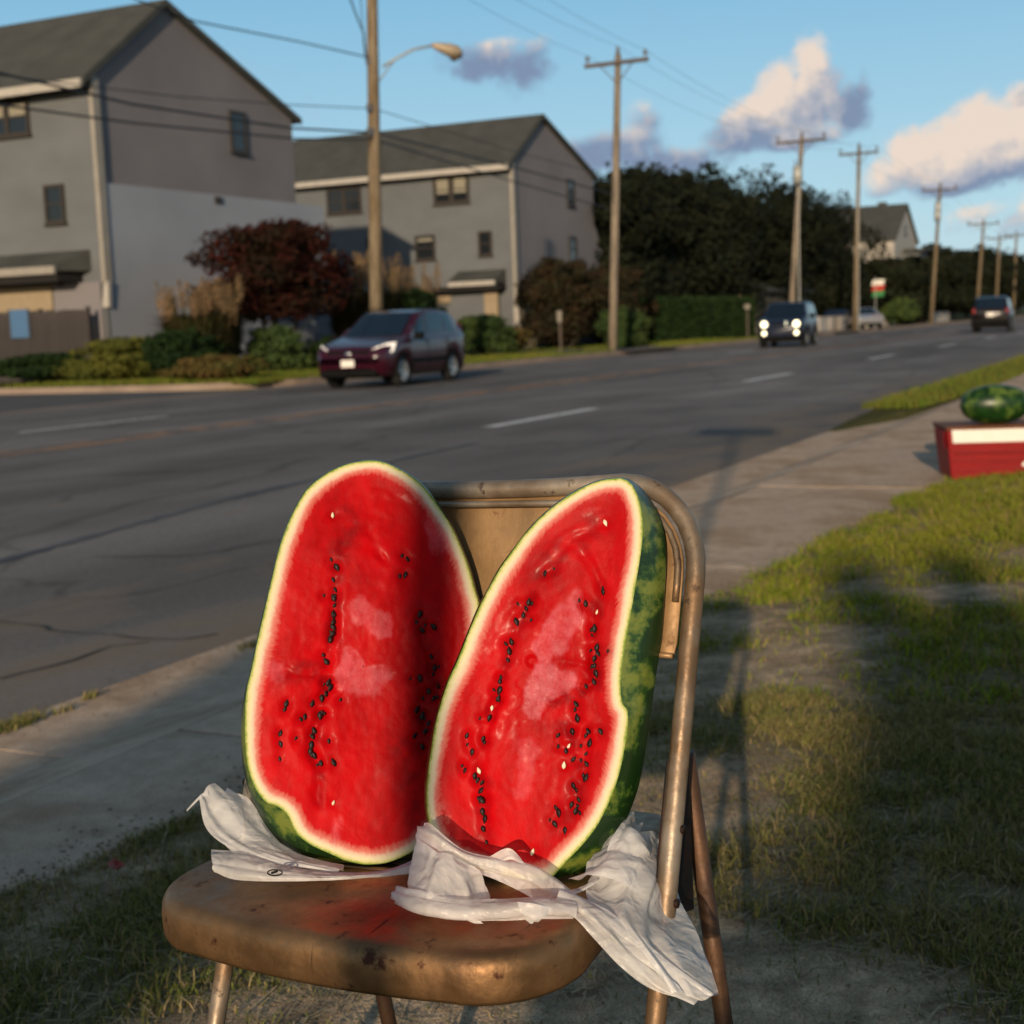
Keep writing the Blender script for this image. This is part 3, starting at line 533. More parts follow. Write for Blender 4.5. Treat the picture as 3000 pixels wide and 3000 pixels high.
# seat pan: rounded outline with rolled rim, slightly dished
def seat_outline(grow=0.0, n=96):
    pts = []; w = W_ - .002 + grow; s0, s1 = SF - .385 - grow, SF + grow
    corners = [(s1, w, .078), (s1, -w, .078), (s0, -w + .03, .03), (s0, w - .03, .03)]
    cs = [((s1 - .078), w - .078, 0), ((s1 - .078), -w + .078, 1), (s0 + .03, -w + .055, 2), (s0 + .03, w - .055, 3)]
    P = []
    def arcp(cx, cy, r, a0, a1, k=14):
        for t in np.linspace(a0, a1, k): P.append((cx + r * math.cos(t), cy + r * math.sin(t)))
    R1 = .088 + grow; R2 = .035 + grow
    arcp(SF - .088, -(W_ - .004 - .088), R1, -math.pi / 2, 0); 
    for q in np.linspace(-1, 1, 22)[1:-1]: P.append((SF + grow + .012 * (1 - q * q), q * (W_ - .004 - .088)))
    arcp(SF - .088, (W_ - .004 - .088), R1, 0, math.pi / 2)
    for t in np.linspace(0, 1, 12)[1:-1]: P.append((SF - .088 + (-.385 + .088 + .035) * t, (W_ - .004 + grow) - .035 * t))
    arcp(SF - .385 + .035, W_ - .039 - .035, R2, math.pi / 2, math.pi, 8)
    for q in np.linspace(1, -1, 12)[1:-1]: P.append((SF - .385 - grow, q * (W_ - .074)))
    arcp(SF - .385 + .035, -(W_ - .039 - .035), R2, math.pi, 3 * math.pi / 2, 8)
    for t in np.linspace(1, 0, 12)[1:-1]: P.append((SF - .385 + .035 + (.385 - .088 - .035) * t, -(W_ - .004 + grow) + .035 * t))
    return [(p[0], p[1] * (W_ - .020) / (W_ - .004) if p[1] < 0 else p[1] * (W_ - .030) / (W_ - .004)) for p in P]
prof = [(-.010, .004), (-.002, .000), (0, .004), (.0008, .012), (.0008, .024), (-.0006, .0325), (-.004, .0385), (-.009, .0418), (-.016, .0432), (-.04, .0435), (-.07, .043)]
base = seat_outline(); cx0 = sum(p[0] for p in base) / len(base); G = []
for off, hh in prof:
    G.append([cl_(cp(*(lambda q: (q[0], q[1]))(p), HS + hh)) for p in seat_outline(off)]) if off > -.03 else G.append([cl_(cp(cx0 + (p[0] - cx0) * (1 + off / .2), p[1] * (1 + off / .24), HS + hh)) for p in base])
for k in range(1, 9):
    t = 1 - k / 8; sc = (1 - .07 / .2) * t; sc2 = (1 - .07 / .24) * t
    G.append([cl_(cp(cx0 + (p[0] - cx0) * sc, p[1] * sc2, HS + .043 - .006 * (1 - t) - .0015 * math.sin(p[0] * 40))) for p in base])
mb = MB(); mb.grid(G, close_u=True); seat = mb.build('seat', M['chair_seat'], chair, smooth=True)
SEAT_H = HS + .040
# the dark underside of the pan
mb = MB(); bo = seat_outline(-.012); mb.add([cl_(cp(p[0], p[1], HS + .012)) for p in bo], [tuple(range(len(bo)))]); mb.build('seat_underside', M['bracket'], chair)
# backrest panel, bowed, with rolled lips
rows = []; hb0, hb1 = .615 * 1.1, TOP - .010
for i in range(15):
    h = hb0 + (hb1 - hb0) * i / 14; row = []
    for j in range(33):
        q = -1 + 2 * j / 32; wl_ = W_ - .013
        if h > TOP - RC: k = min(1, (h - (TOP - RC)) / (RC - .012)); wl_ -= (RC - .012) * (1 - math.sqrt(max(0, 1 - k * k)))
        bow = .020 * (1 - q * q) * (1 - .75 * (i / 14) ** 2); lip = .006 if i in (0,) else 0
        row.append(cl_(cp(a_ - b_ * h - bow + lip, q * wl_, h)))
    rows.append(row)
mb = MB(); mb.grid(rows); bk = mb.build('backrest', M['chair_back'], chair, smooth=True); sm = bk.modifiers.new('s', 'SOLIDIFY'); sm.thickness = .0022
low = rows[0]; MB().tube([p + Vector(chF) * .001 for p in low], .0028, 8).build('lower_lip', M['chair_back'], chair, smooth=True)
ins_ = []
for p in path[3:-2]: ins_.append(p)
# pressed rim line just inside the tube
rim_p = []
def fin(r, h): return cl_(cp(a_ - b_ * h + .004, r, h))
R3 = RC - .017
for t in np.linspace(-.35, math.pi / 2, 9): rim_p.append(fin(-W_ + .0165 + R3 * (1 - math.cos(max(t, 0))), TOP - RC + R3 * math.sin(t)))
for q in np.linspace(-W_ + RC, W_ - RC, 7)[1:-1]: rim_p.append(fin(q, TOP - .018))
for t in np.linspace(math.pi / 2, -.35, 9): rim_p.append(fin(W_ - .0165 - R3 * (1 - math.cos(max(t, 0))), TOP - RC + R3 * math.sin(t)))
MB().tube(rim_p, .0035, 8).build('back_rim', M['chair_tube'], chair, smooth=True)

# ------------------------------------------------------------------ watermelon halves
HEAD = RM @ np.array([0, 0, -1.0])
def crop(pts, ox, oy, k=1.38): return [((ox + x / k) / 1.553, (oy + y / k) / 1.553) for x, y in pts]
def resample(pts, n, closed=True):
    P = np.array(pts, float); Q = []; m = len(P)      # Catmull-Rom then arc length
    for i in range(m):
        p0, p1, p2, p3 = P[(i - 1) % m], P[i], P[(i + 1) % m], P[(i + 2) % m]
        for t in np.linspace(0, 1, 12, endpoint=False): Q.append(.5 * ((2 * p1) + (-p0 + p2) * t + (2 * p0 - 5 * p1 + 4 * p2 - p3) * t * t + (-p0 + 3 * p1 - 3 * p2 + p3) * t ** 3))
    Q = np.array(Q); Q = np.vstack([Q, Q[:1]]); s = np.r_[0, np.cumsum(np.linalg.norm(np.diff(Q, axis=0), axis=1))]; t = np.linspace(0, s[-1], n, endpoint=False)
    return np.stack([np.interp(t, s, Q[:, 0]), np.interp(t, s, Q[:, 1])], 1)
def star_resample(pts, c, n):       # by angle around c
    Q = resample(pts, 1200); a = np.arctan2(Q[:, 1] - c[1], Q[:, 0] - c[0]); r = np.hypot(Q[:, 0] - c[0], Q[:, 1] - c[1]); o = np.argsort(a); a = a[o]; r = r[o]
    A = np.linspace(-math.pi, math.pi, n, endpoint=False); rr = np.interp(A, a, r, period=2 * math.pi); return np.stack([c[0] + rr * np.cos(A), c[1] + rr * np.sin(A)], 1)
def flesh_material():
    m = bpy.data.materials.new('watermelon_flesh'); m.use_nodes = True; nt = m.node_tree; n = nt.nodes; l = nt.links; b = n['Principled BSDF']
    ed = n.new('ShaderNodeAttribute'); ed.attribute_name = 'edge'; pa = n.new('ShaderNodeAttribute'); pa.attribute_name = 'pale'; dk = n.new('ShaderNodeAttribute'); dk.attribute_name = 'dark'
    t = n.new('ShaderNodeTexCoord')
    def nz(sc, d=5, r=.6, st=(1, 1, 1)):
        mp = n.new('ShaderNodeMapping'); mp.inputs['Scale'].default_value = st; l.new(t.outputs['Object'], mp.inputs[0]); a = n.new('ShaderNodeTexNoise'); a.inputs['Scale'].default_value = sc; a.inputs['Detail'].default_value = d; a.inputs['Roughness'].default_value = r; l.new(mp.outputs[0], a.inputs[0]); return a.outputs[0]
    def mth(op, x, y, cl=False):
        k = n.new('ShaderNodeMath'); k.operation = op; k.use_clamp = cl
        for i, v in enumerate((x, y)):
            if isinstance(v, (int, float)): k.inputs[i].default_value = v
            else: l.new(v, k.inputs[i])
        return k.outputs[0]
    e = mth('ADD', mth('MULTIPLY', ed.outputs['Fac'], mth('ADD', .62, mth('MULTIPLY', nz(7, 2), 1.0))), mth('MULTIPLY', mth('SUBTRACT', nz(45), .5), .4))
    e = mth('ADD', e, mth('MULTIPLY', mth('SUBTRACT', nz(260, 3), .5), .35))
    an = n.new('ShaderNodeAttribute'); an.attribute_name = 'ang'; cv = n.new('ShaderNodeCombineXYZ'); l.new(mth('MULTIPLY', an.outputs['Fac'], 95.0), cv.inputs[0]); l.new(mth('MULTIPLY', ed.outputs['Fac'], .55), cv.inputs[1])
    fbn = n.new('ShaderNodeTexNoise'); fbn.inputs['Scale'].default_value = 1.6; fbn.inputs['Detail'].default_value = 5; fbn.inputs['Roughness'].default_value = .7; l.new(cv.outputs[0], fbn.inputs[0])
    fibre = mth('SUBTRACT', fbn.outputs[0], .5)
    e = mth('ADD', e, mth('MULTIPLY', fibre, mth('MULTIPLY', mth('SUBTRACT', e, .8, True), 1.3)))
    r = n.new('ShaderNodeValToRGB'); l.new(mth('MULTIPLY', e, 1 / 3.2), r.inputs[0]); cr = r.color_ramp
    st = [(0, (.14, .21, .025)), (.035, (.30, .34, .09)), (.08, (.56, .51, .24)), (.17, (.64, .57, .37)), (.27, (.62, .44, .33)), (.37, (.56, .17, .13)), (.56, (.46, .006, .008)), (1, (.44, .001, .003))]
    cr.elements[0].position = 0; cr.elements[0].color = (*st[0][1], 1); cr.elements[1].position = 1; cr.elements[1].color = (*st[-1][1], 1)
    for p, c in st[1:-1]: x = cr.elements.new(p); x.color = (*c, 1)
    # blotches of pinker and deeper flesh
    bl = n.new('ShaderNodeMapRange'); l.new(nz(16, 6, .65), bl.inputs[0]); bl.inputs[1].default_value = .5; bl.inputs[2].default_value = .75; bl.inputs[4].default_value = .16
    inside = mth('MULTIPLY', mth('SUBTRACT', e, 1.3), 1.6, True)
    mx = n.new('ShaderNodeMix'); mx.data_type = 'RGBA'; l.new(mth('MULTIPLY', bl.outputs[0], inside), mx.inputs[0]); l.new(r.outputs[0], mx.inputs[6]); mx.inputs[7].default_value = (.52, .04, .045, 1)
    gr = n.new('ShaderNodeMapRange'); l.new(nz(420, 3, .7), gr.inputs[0]); gr.inputs[1].default_value = .62; gr.inputs[2].default_value = .78; gr.inputs[4].default_value = .10
    m3 = n.new('ShaderNodeMix'); m3.data_type = 'RGBA'; l.new(mth('MULTIPLY', gr.outputs[0], inside), m3.inputs[0]); l.new(mx.outputs[2], m3.inputs[6]); m3.inputs[7].default_value = (.60, .10, .09, 1)
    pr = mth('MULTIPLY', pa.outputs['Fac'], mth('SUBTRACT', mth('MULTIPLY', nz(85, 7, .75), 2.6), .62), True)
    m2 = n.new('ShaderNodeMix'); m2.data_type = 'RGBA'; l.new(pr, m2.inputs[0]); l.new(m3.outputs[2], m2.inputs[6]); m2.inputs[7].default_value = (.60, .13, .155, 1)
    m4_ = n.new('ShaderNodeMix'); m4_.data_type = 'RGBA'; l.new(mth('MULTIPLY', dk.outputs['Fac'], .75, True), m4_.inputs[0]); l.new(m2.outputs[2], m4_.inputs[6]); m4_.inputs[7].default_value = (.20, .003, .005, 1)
    mt_ = n.new('ShaderNodeMapRange'); l.new(nz(19, 7, .72, (1, 1, .45)), mt_.inputs[0]); mt_.inputs[1].default_value = .34; mt_.inputs[2].default_value = .64; mt_.inputs[3].default_value = .66; mt_.inputs[4].default_value = 1.12
    mm_ = n.new('ShaderNodeMix'); mm_.data_type = 'RGBA'; mm_.blend_type = 'MULTIPLY'; l.new(inside, mm_.inputs[0]); l.new(m4_.outputs[2], mm_.inputs[6]); l.new(mt_.outputs[0], mm_.inputs[7])
    l.new(mm_.outputs[2], b.inputs['Base Color'])
    b.inputs['Roughness'].default_value = .42; b.inputs['Specular IOR Level'].default_value = .04
    b.inputs['Subsurface Weight'].default_value = .0; b.inputs['Subsurface Radius'].default_value = (.01, .003, .002); b.inputs['Subsurface Scale'].default_value = .4
    h = mth('ADD', mth('MULTIPLY', nz(190, 3), .25), nz(45, 4))
    wet = n.new('ShaderNodeMapRange'); l.new(nz(30, 5, .7), wet.inputs[0]); wet.inputs[1].default_value = .52; wet.inputs[2].default_value = .66; wet.inputs[4].default_value = .07; l.new(wet.outputs[0], b.inputs['Coat Weight']); b.inputs['Coat Roughness'].default_value = .22
    bp = n.new('ShaderNodeBump'); bp.inputs['Strength'].default_value = .35; bp.inputs['Distance'].default_value = .002; l.new(h, bp.inputs['Height']); l.new(bp.outputs[0], b.inputs['Normal'])
    return m
def rind_material():
    m = bpy.data.materials.new('watermelon_rind'); m.use_nodes = True; nt = m.node_tree; n = nt.nodes; l = nt.links; b = n['Principled BSDF']
    ph = n.new('ShaderNodeAttribute'); ph.attribute_name = 'phi'; t = n.new('ShaderNodeTexCoord')
    nz = n.new('ShaderNodeTexNoise'); nz.inputs['Scale'].default_value = 22; nz.inputs['Detail'].default_value = 6; nz.inputs['Roughness'].default_value = .65; l.new(t.outputs['Object'], nz.inputs[0])
    a = n.new('ShaderNodeMath'); a.operation = 'MULTIPLY_ADD'; l.new(nz.outputs[0], a.inputs[0]); a.inputs[1].default_value = 1.1; l.new(ph.outputs['Fac'], a.inputs[2])
    s = n.new('ShaderNodeMath'); s.operation = 'SINE'; k = n.new('ShaderNodeMath'); k.operation = 'MULTIPLY'; k.inputs[1].default_value = 11.0; l.new(a.outputs[0], k.inputs[0]); l.new(k.outputs[0], s.inputs[0])
    n2 = n.new('ShaderNodeTexNoise'); n2.inputs['Scale'].default_value = 60; n2.inputs['Detail'].default_value = 4; l.new(t.outputs['Object'], n2.inputs[0])
    ad = n.new('ShaderNodeMath'); ad.operation = 'MULTIPLY_ADD'; l.new(n2.outputs[0], ad.inputs[0]); ad.inputs[1].default_value = 1.6; l.new(s.outputs[0], ad.inputs[2])
    r = n.new('ShaderNodeValToRGB'); mr = n.new('ShaderNodeMapRange'); mr.inputs[1].default_value = -.3; mr.inputs[2].default_value = 1.8; l.new(ad.outputs[0], mr.inputs[0]); l.new(mr.outputs[0], r.inputs[0])
    cr = r.color_ramp; cr.elements[0].color = (.008, .026, .005, 1); cr.elements[0].position = .35; cr.elements[1].color = (.13, .16, .025, 1); cr.elements[1].position = 1.0; x = cr.elements.new(.58); x.color = (.022, .060, .009, 1)
    l.new(r.outputs[0], b.inputs['Base Color']); b.inputs['Roughness'].default_value = .32; b.inputs['Specular IOR Level'].default_value = .5
    return m
M['flesh'] = flesh_material(); M['rind'] = rind_material()
M['seed'] = mat('seed', (.012, .005, .004), .5, spec=.25); M['seed_white'] = mat('seed_white', (.75, .60, .42), .4)
def seed_mesh(name, m):
    mb = MB(); G = []
    for i in range(7):
        t = i / 6; r_ = .5 * math.sin(math.pi * t) ** .8 * (.55 + .6 * t); G.append([(r_ * math.cos(a) * .62, (t - .5), r_ * math.sin(a) * .26) for a in np.linspace(0, 2 * math.pi, 9)[:-1]])
    mb.grid(G, close_u=True); me = bpy.data.meshes.new(name); me.from_pydata(mb.v, [], mb.f); me.materials.append(m); me.polygons.foreach_set('use_smooth', [True] * len(me.polygons)); return me
seed_me = seed_mesh('seed', M['seed']); seedw_me = seed_mesh('seed_white', M['seed_white'])
def melon(label, outer, sil, centre, P0, n, seeds, pales, darks, thick, cracks, group):
    """half watermelon: a flat cut face (plane through P0, normal n) with the rind bulging behind it"""
    n = n / np.linalg.norm(n); NA = 220; P0 = np.array(P0, float)
    root = empty('watermelon_half', P0); tag(root, label, 'watermelon', group)
    O = star_resample(outer, centre, NA); S = star_resample(sil, centre, NA)
    up = np.array([0, 0, 1.0]); ex = np.cross(up, n); ex /= np.linalg.norm(ex); ey = np.cross(n, ex)
    def loc(p): q = onPlane(p[0], p[1], P0, n) - P0; return np.array([q @ ex, q @ ey])
    OL = np.array([loc(p) for p in O]); cL = loc(centre); pl = [(np.array([loc(p) for p in poly]), s) for poly, s in pales]; dl = [(np.array([loc(p) for p in poly]), s) for poly, s in darks]
    SDm = [(loc(p[:2]), p[2] if len(p) > 2 else 0) for p in seeds]; CR_ = [np.array([loc(p) for p in poly]) for poly in cracks]
    rs_ = random.Random(len(seeds))
    for q, w in list(SDm):
        if not w and rs_.random() < .75: SDm.append((q + np.array([rs_.gauss(0, .0055), rs_.gauss(0, .008)]), 2))
    def dist_edge(q):
        A = OL; B = np.roll(OL, -1, 0); AB = B - A; t = np.clip(((q[:, None, :] - A) * AB).sum(-1) / (AB ** 2).sum(-1), 0, 1); return np.linalg.norm(q[:, None, :] - (A + AB * t[..., None]), axis=-1).min(1)
    def dist_line(q, L):
        A = L[:-1]; AB = L[1:] - A; t = np.clip(((q[:, None, :] - A) * AB).sum(-1) / ((AB ** 2).sum(-1) + 1e-12), 0, 1); return np.linalg.norm(q[:, None, :] - (A + AB * t[..., None]), axis=-1).min(1)
    ts = np.r_[1 - np.linspace(0, 1, 74) ** 1.0]; ts[-1] = .004
    Q = (cL + (OL - cL)[None] * ts[:, None, None]).reshape(-1, 2)
    ed = dist_edge(Q) * 100; x, y = Q[:, 0], Q[:, 1]
    dep = np.clip((ed - 1.0) / 1.5, 0, 1); h = (fb(x, y, 11, 3, 2) - .5) * .006 * dep + (fb(x * 2, y, 26, 9, 3) - .5) * .0016 * dep
    h += (fb(x, y, 150, 15, 3) - .5) * .0009 * dep - .0012 * dep
    for L in CR_: d = dist_line(Q, L); d = np.maximum(d + (fb(x, y, 55, 47, 4) - .5) * .014, 0); h -= .0020 * np.exp(-(d / .0035) ** 2) * np.clip(fb(x, y, 40, 4, 3) * 3 - .9, 0, 1.4) * dep
    pale = np.zeros(len(Q)); dark = np.zeros(len(Q))
    for poly, s in pl:
        inside = np.zeros(len(Q), bool); j = len(poly) - 1
        for i in range(len(poly)):
            c = ((poly[i, 1] > y) != (poly[j, 1] > y)) & (x < (poly[j, 0] - poly[i, 0]) * (y - poly[i, 1]) / (poly[j, 1] - poly[i, 1] + 1e-12) + poly[i, 0]); inside ^= c; j = i
        d = dist_line(Q, np.vstack([poly, poly[:1]])); sd = np.where(inside, d, -d) + (fb(x, y, 75, 41, 4) - .5) * .020; pale = np.maximum(pale, np.clip(sd / .004 + .5, 0, 1) * s)
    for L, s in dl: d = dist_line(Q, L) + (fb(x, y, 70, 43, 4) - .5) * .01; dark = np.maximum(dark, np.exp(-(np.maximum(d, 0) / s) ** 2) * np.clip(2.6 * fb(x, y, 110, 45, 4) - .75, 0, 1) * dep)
    for q, w in SDm: d = np.hypot(x - q[0], y - q[1]); h -= .0022 * np.exp(-(d / .005) ** 2); dark = np.maximum(dark, .5 * np.exp(-(d / .0055) ** 2))
    Vw = Q[:, :1] * ex + Q[:, 1:] * ey + h[:, None] * n
    K = len(ts); idx = np.arange(K * NA).reshape(K, NA); nx = np.roll(idx, -1, 1); F = np.stack([idx[:-1], nx[:-1], nx[1:], idx[1:]], -1).reshape(-1, 4)
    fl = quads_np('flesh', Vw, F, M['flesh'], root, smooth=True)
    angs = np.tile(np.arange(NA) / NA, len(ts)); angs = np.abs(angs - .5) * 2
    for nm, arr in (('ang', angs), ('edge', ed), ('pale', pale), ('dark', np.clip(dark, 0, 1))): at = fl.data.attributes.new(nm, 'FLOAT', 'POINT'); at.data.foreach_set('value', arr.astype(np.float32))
    # rind
    P1 = P0 - n * .022; SW = np.array([onPlane(p[0], p[1], P1, n) - P0 for p in S]); OW = OL[:, :1] * ex + OL[:, 1:] * ey
    rings = [OW, OW * .6 + SW * .4 + n * .003, SW]; c3 = SW.mean(0); th = thick - .022
    for k in range(1, 15): a = math.pi / 2 * k / 14; rings.append(c3 + (SW - c3) * max(math.cos(a) ** .9, .004) - n * th * math.sin(a))
    Vr = np.array(rings).reshape(-1, 3); K = len(rings); idx = np.arange(K * NA).reshape(K, NA); nx = np.roll(idx, -1, 1); F = np.stack([idx[:-1], idx[1:], nx[1:], nx[:-1]], -1).reshape(-1, 4)
    rd = quads_np('rind', Vr, F, M['rind'], root, smooth=True); xs = Vr @ ex - c3 @ ex; ds = -(Vr @ n) + .02
    at = rd.data.attributes.new('phi', 'FLOAT', 'POINT'); at.data.foreach_set('value', np.arctan2(ds, xs).astype(np.float32))
    for i, (q, w) in enumerate(SDm):
        o = bpy.data.objects.new('seed', seedw_me if w == 1 else seed_me); C.objects.link(o); o.parent = root; k = random.uniform(.0062, .0098) * (.8 if w == 1 else .62 if w == 2 else 1); an = random.uniform(-.6, .6) + (math.pi if random.random() < .5 else 0)
        X = ex * math.cos(an) + ey * math.sin(an); Y = -ex * math.sin(an) + ey * math.cos(an); tl = random.uniform(-.5, .5); Z = n * math.cos(tl) + X * math.sin(tl); X = np.cross(Y, Z)
        pos = q[0] * ex + q[1] * ey - n * random.uniform(.0006, .0022)
        o.matrix_local = Matrix([[X[r] * k, Y[r] * k, Z[r] * k, pos[r]] for r in range(3)] + [[0, 0, 0, 1]])
    return root
outA = [(660, 68), (560, 88), (480, 130), (410, 190), (352, 290), (312, 390), (285, 490), (262, 590), (238, 690), (213, 800), (190, 910), (168, 1005), (163, 1090), (163, 1200), (175, 1310), (205, 1395), (250, 1452), (292, 1466), (338, 1505), (368, 1572), (425, 1620), (500, 1655), (570, 1685), (650, 1702), (720, 1698), (790, 1675), (860, 1635), (930, 1560), (990, 1450), (1040, 1300), (1080, 1120), (1108, 930), (1118, 780), (1110, 660), (1095, 600), (1070, 510), (1040, 430), (1000, 340), (950, 260), (900, 190), (850, 142), (790, 105), (725, 76)]
silA = [(660, 66), (560, 85), (478, 126), (406, 188), (346, 290), (306, 390), (279, 490), (256, 590), (232, 690), (208, 800), (184, 910), (160, 1010), (150, 1090), (147, 1200), (155, 1310), (178, 1400), (215, 1490), (262, 1565), (325, 1632), (400, 1676), (490, 1697), (570, 1704), (650, 1710), (720, 1705), (790, 1682), (865, 1640), (935, 1565), (996, 1450), (1047, 1300), (1087, 1120), (1116, 930), (1126, 780), (1118, 660), (1102, 598), (1077, 508), (1046, 426), (1006, 336), (956, 256), (905, 186), (854, 138), (792, 101), (727, 73)]
seedA = [(517, 288, 1), (820, 465), (810, 530), (533, 500), (520, 550), (528, 590), (520, 622), (525, 652), (520, 690), (519, 720), (518, 742), (515, 770), (505, 790), (490, 880), (500, 965), (507, 987), (490, 1010), (472, 1030), (330, 1050), (435, 1050), (405, 1105), (465, 1100), (305, 1170), (306, 1215), (440, 1160), (435, 1185), (430, 1220), (426, 1245), (440, 1262), (521, 1288), (465, 1290), (870, 690), (925, 740), (880, 755), (930, 905), (945, 980), (905, 1000), (860, 1075), (905, 1130), (890, 1165), (925, 1030), (870, 950), (915, 860), (880, 1100), (520, 1452, 1), (880, 1225), (850, 1180)]
darkA = [([(540, 480), (520, 700), (500, 900), (490, 1000), (440, 1180), (440, 1280)], .0075), ([(870, 680), (915, 860), (930, 1000), (890, 1150), (860, 1260)], .013), ([(330, 930), (420, 900), (500, 960)], .010), ([(820, 1230), (850, 1400), (880, 1550)], .016), ([(470, 1300), (460, 1450)], .006), ([(540, 230), (600, 330), (540, 440)], .009)]  # the low right band paints the post's cast shadow into the flesh
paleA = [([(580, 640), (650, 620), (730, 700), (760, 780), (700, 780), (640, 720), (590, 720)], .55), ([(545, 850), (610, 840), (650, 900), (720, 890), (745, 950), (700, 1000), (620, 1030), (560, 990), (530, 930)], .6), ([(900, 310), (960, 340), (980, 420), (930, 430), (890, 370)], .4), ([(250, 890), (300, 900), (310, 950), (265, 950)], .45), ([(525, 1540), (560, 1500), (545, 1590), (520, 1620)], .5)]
crA = [[(540, 480), (520, 700), (495, 900), (470, 1040), (440, 1180), (450, 1290), (460, 1450)], [(250, 900), (340, 930), (450, 940), (540, 1000)], [(720, 230), (700, 310), (660, 350), (720, 470)], [(860, 690), (910, 860), (900, 1080), (850, 1250)], [(600, 330), (540, 440)]]
outB = [(900, 140), (830, 152), (760, 182), (690, 225), (620, 280), (550, 350), (485, 435), (432, 510), (388, 590), (347, 670), (306, 770), (266, 870), (226, 960), (196, 1050), (172, 1140), (157, 1230), (144, 1320), (137, 1420), (143, 1510), (168, 1590), (230, 1665), (330, 1715), (450, 1745), (560, 1765), (640, 1755), (700, 1692), (770, 1620), (830, 1540), (880, 1440), (915, 1340), (937, 1240), (951, 1150), (950, 1080), (928, 1045), (922, 960), (935, 850), (958, 720), (985, 560), (1006, 430), (1013, 330), (1000, 240), (972, 170), (938, 143)]
silB = [(905, 136), (830, 148), (758, 178), (687, 221), (617, 276), (547, 346), (482, 431), (428, 506), (383, 588), (341, 668), (300, 768), (260, 868), (220, 958), (189, 1048), (163, 1140), (146, 1230), (133, 1320), (128, 1420), (134, 1512), (160, 1596), (225, 1675), (330, 1728), (450, 1758), (560, 1778), (650, 1782), (705, 1775), (785, 1728), (870, 1640), (940, 1530), (990, 1400), (1020, 1250), (1042, 1100), (1062, 950), (1086, 800), (1100, 600), (1106, 450), (1095, 345), (1066, 262), (1020, 192), (970, 150), (940, 138)]
seedB = [(550, 640), (538, 665), (527, 692), (500, 720), (478, 800), (470, 838), (432, 960), (430, 998), (425, 1030), (390, 1110), (300, 1180), (365, 1195), (320, 1248), (290, 1322), (348, 1322, 1), (330, 1345), (360, 1372), (355, 1402), (360, 1440), (362, 1490), (370, 1520), (365, 1560), (850, 600), (780, 645), (825, 680, 1), (815, 745), (825, 822), (815, 870), (815, 897), (820, 930), (813, 962), (740, 1052), (725, 1165), (790, 1162), (840, 1165), (795, 1210), (700, 1242), (730, 1276), (782, 1295), (692, 1300, 1), (780, 1350), (730, 1385), (750, 1440), (722, 1462), (740, 1485), (670, 1495), (655, 1540), (695, 1565), (860, 320, 1), (615, 525), (565, 1652, 1), (830, 848), (712, 1222, 1), (400, 1070, 1), (745, 1110)]
darkB = [([(560, 620), (470, 830), (430, 1000), (385, 1120)], .006), ([(350, 1330), (360, 1450), (365, 1570)], .009), ([(830, 560), (820, 780), (815, 960)], .007), ([(700, 1150), (760, 1300), (740, 1450), (680, 1560)], .011), ([(620, 520), (700, 400), (830, 330)], .016), ([(640, 1040), (790, 1000), (900, 1000)], .006)]
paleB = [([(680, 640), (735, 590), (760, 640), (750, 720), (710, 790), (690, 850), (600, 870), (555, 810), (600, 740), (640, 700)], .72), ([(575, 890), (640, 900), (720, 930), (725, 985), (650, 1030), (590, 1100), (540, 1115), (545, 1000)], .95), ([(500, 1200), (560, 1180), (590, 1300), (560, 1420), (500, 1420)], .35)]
crB = [[(560, 620), (470, 830), (430, 1000), (385, 1120), (360, 1300), (365, 1570)], [(760, 420), (830, 560), (790, 720), (815, 960), (760, 1010), (640, 1045), (560, 1130)], [(830, 330), (700, 400), (640, 480)], [(560, 880), (700, 880), (800, 900)]]
seatN = np.array(chU); seatP = np.array(cp(0, 0, SEAT_H))
A0 = onPlane((600 + 680 / 1.38) / 1.553, (1300 + 1712 / 1.38) / 1.553, seatP, seatN)
B0 = onPlane((1150 + 640 / 1.38) / 1.553, (1300 + 1782 / 1.38) / 1.553, seatP, seatN)
def nrm(yaw_from_cam, lean):        # cut-face normal: turned from the direction to the camera, leaning back
    h = -HEAD.copy(); h[2] = 0; h /= np.linalg.norm(h); a = D2R(yaw_from_cam); h = np.array([h[0] * math.cos(a) - h[1] * math.sin(a), h[0] * math.sin(a) + h[1] * math.cos(a), 0]); return h * math.cos(D2R(lean)) + np.array([0, 0, math.sin(D2R(lean))])
print('A0', A0, 'B0', B0)
nA = nrm(6, 17); nB = nrm(-12, 15)
grp = None
melA = melon('taller left watermelon half with rounded top leaning on the chair back', crop(outA, 600, 1300), crop(silA, 600, 1300), crop([(640, 900)], 600, 1300)[0], A0, nA, [tuple(crop([s[:2]], 600, 1300)[0]) + tuple(s[2:]) for s in seedA], [(crop(p, 600, 1300), s) for p, s in paleA], [(crop(p, 600, 1300), s) for p, s in darkA], .125, [crop(p, 600, 1300) for p in crA], 'cut watermelon halves standing on the chair')
melB = melon('right watermelon half with pointed top and striped green rind showing', crop(outB, 1150, 1300), crop(silB, 1150, 1300), crop([(590, 1000)], 1150, 1300)[0], B0, nB, [tuple(crop([s[:2]], 1150, 1300)[0]) + tuple(s[2:]) for s in seedB], [(crop(p, 1150, 1300), s) for p, s in paleB], [(crop(p, 1150, 1300), s) for p, s in darkB], .105, [crop(p, 1150, 1300) for p in crB], 'cut watermelon halves standing on the chair')

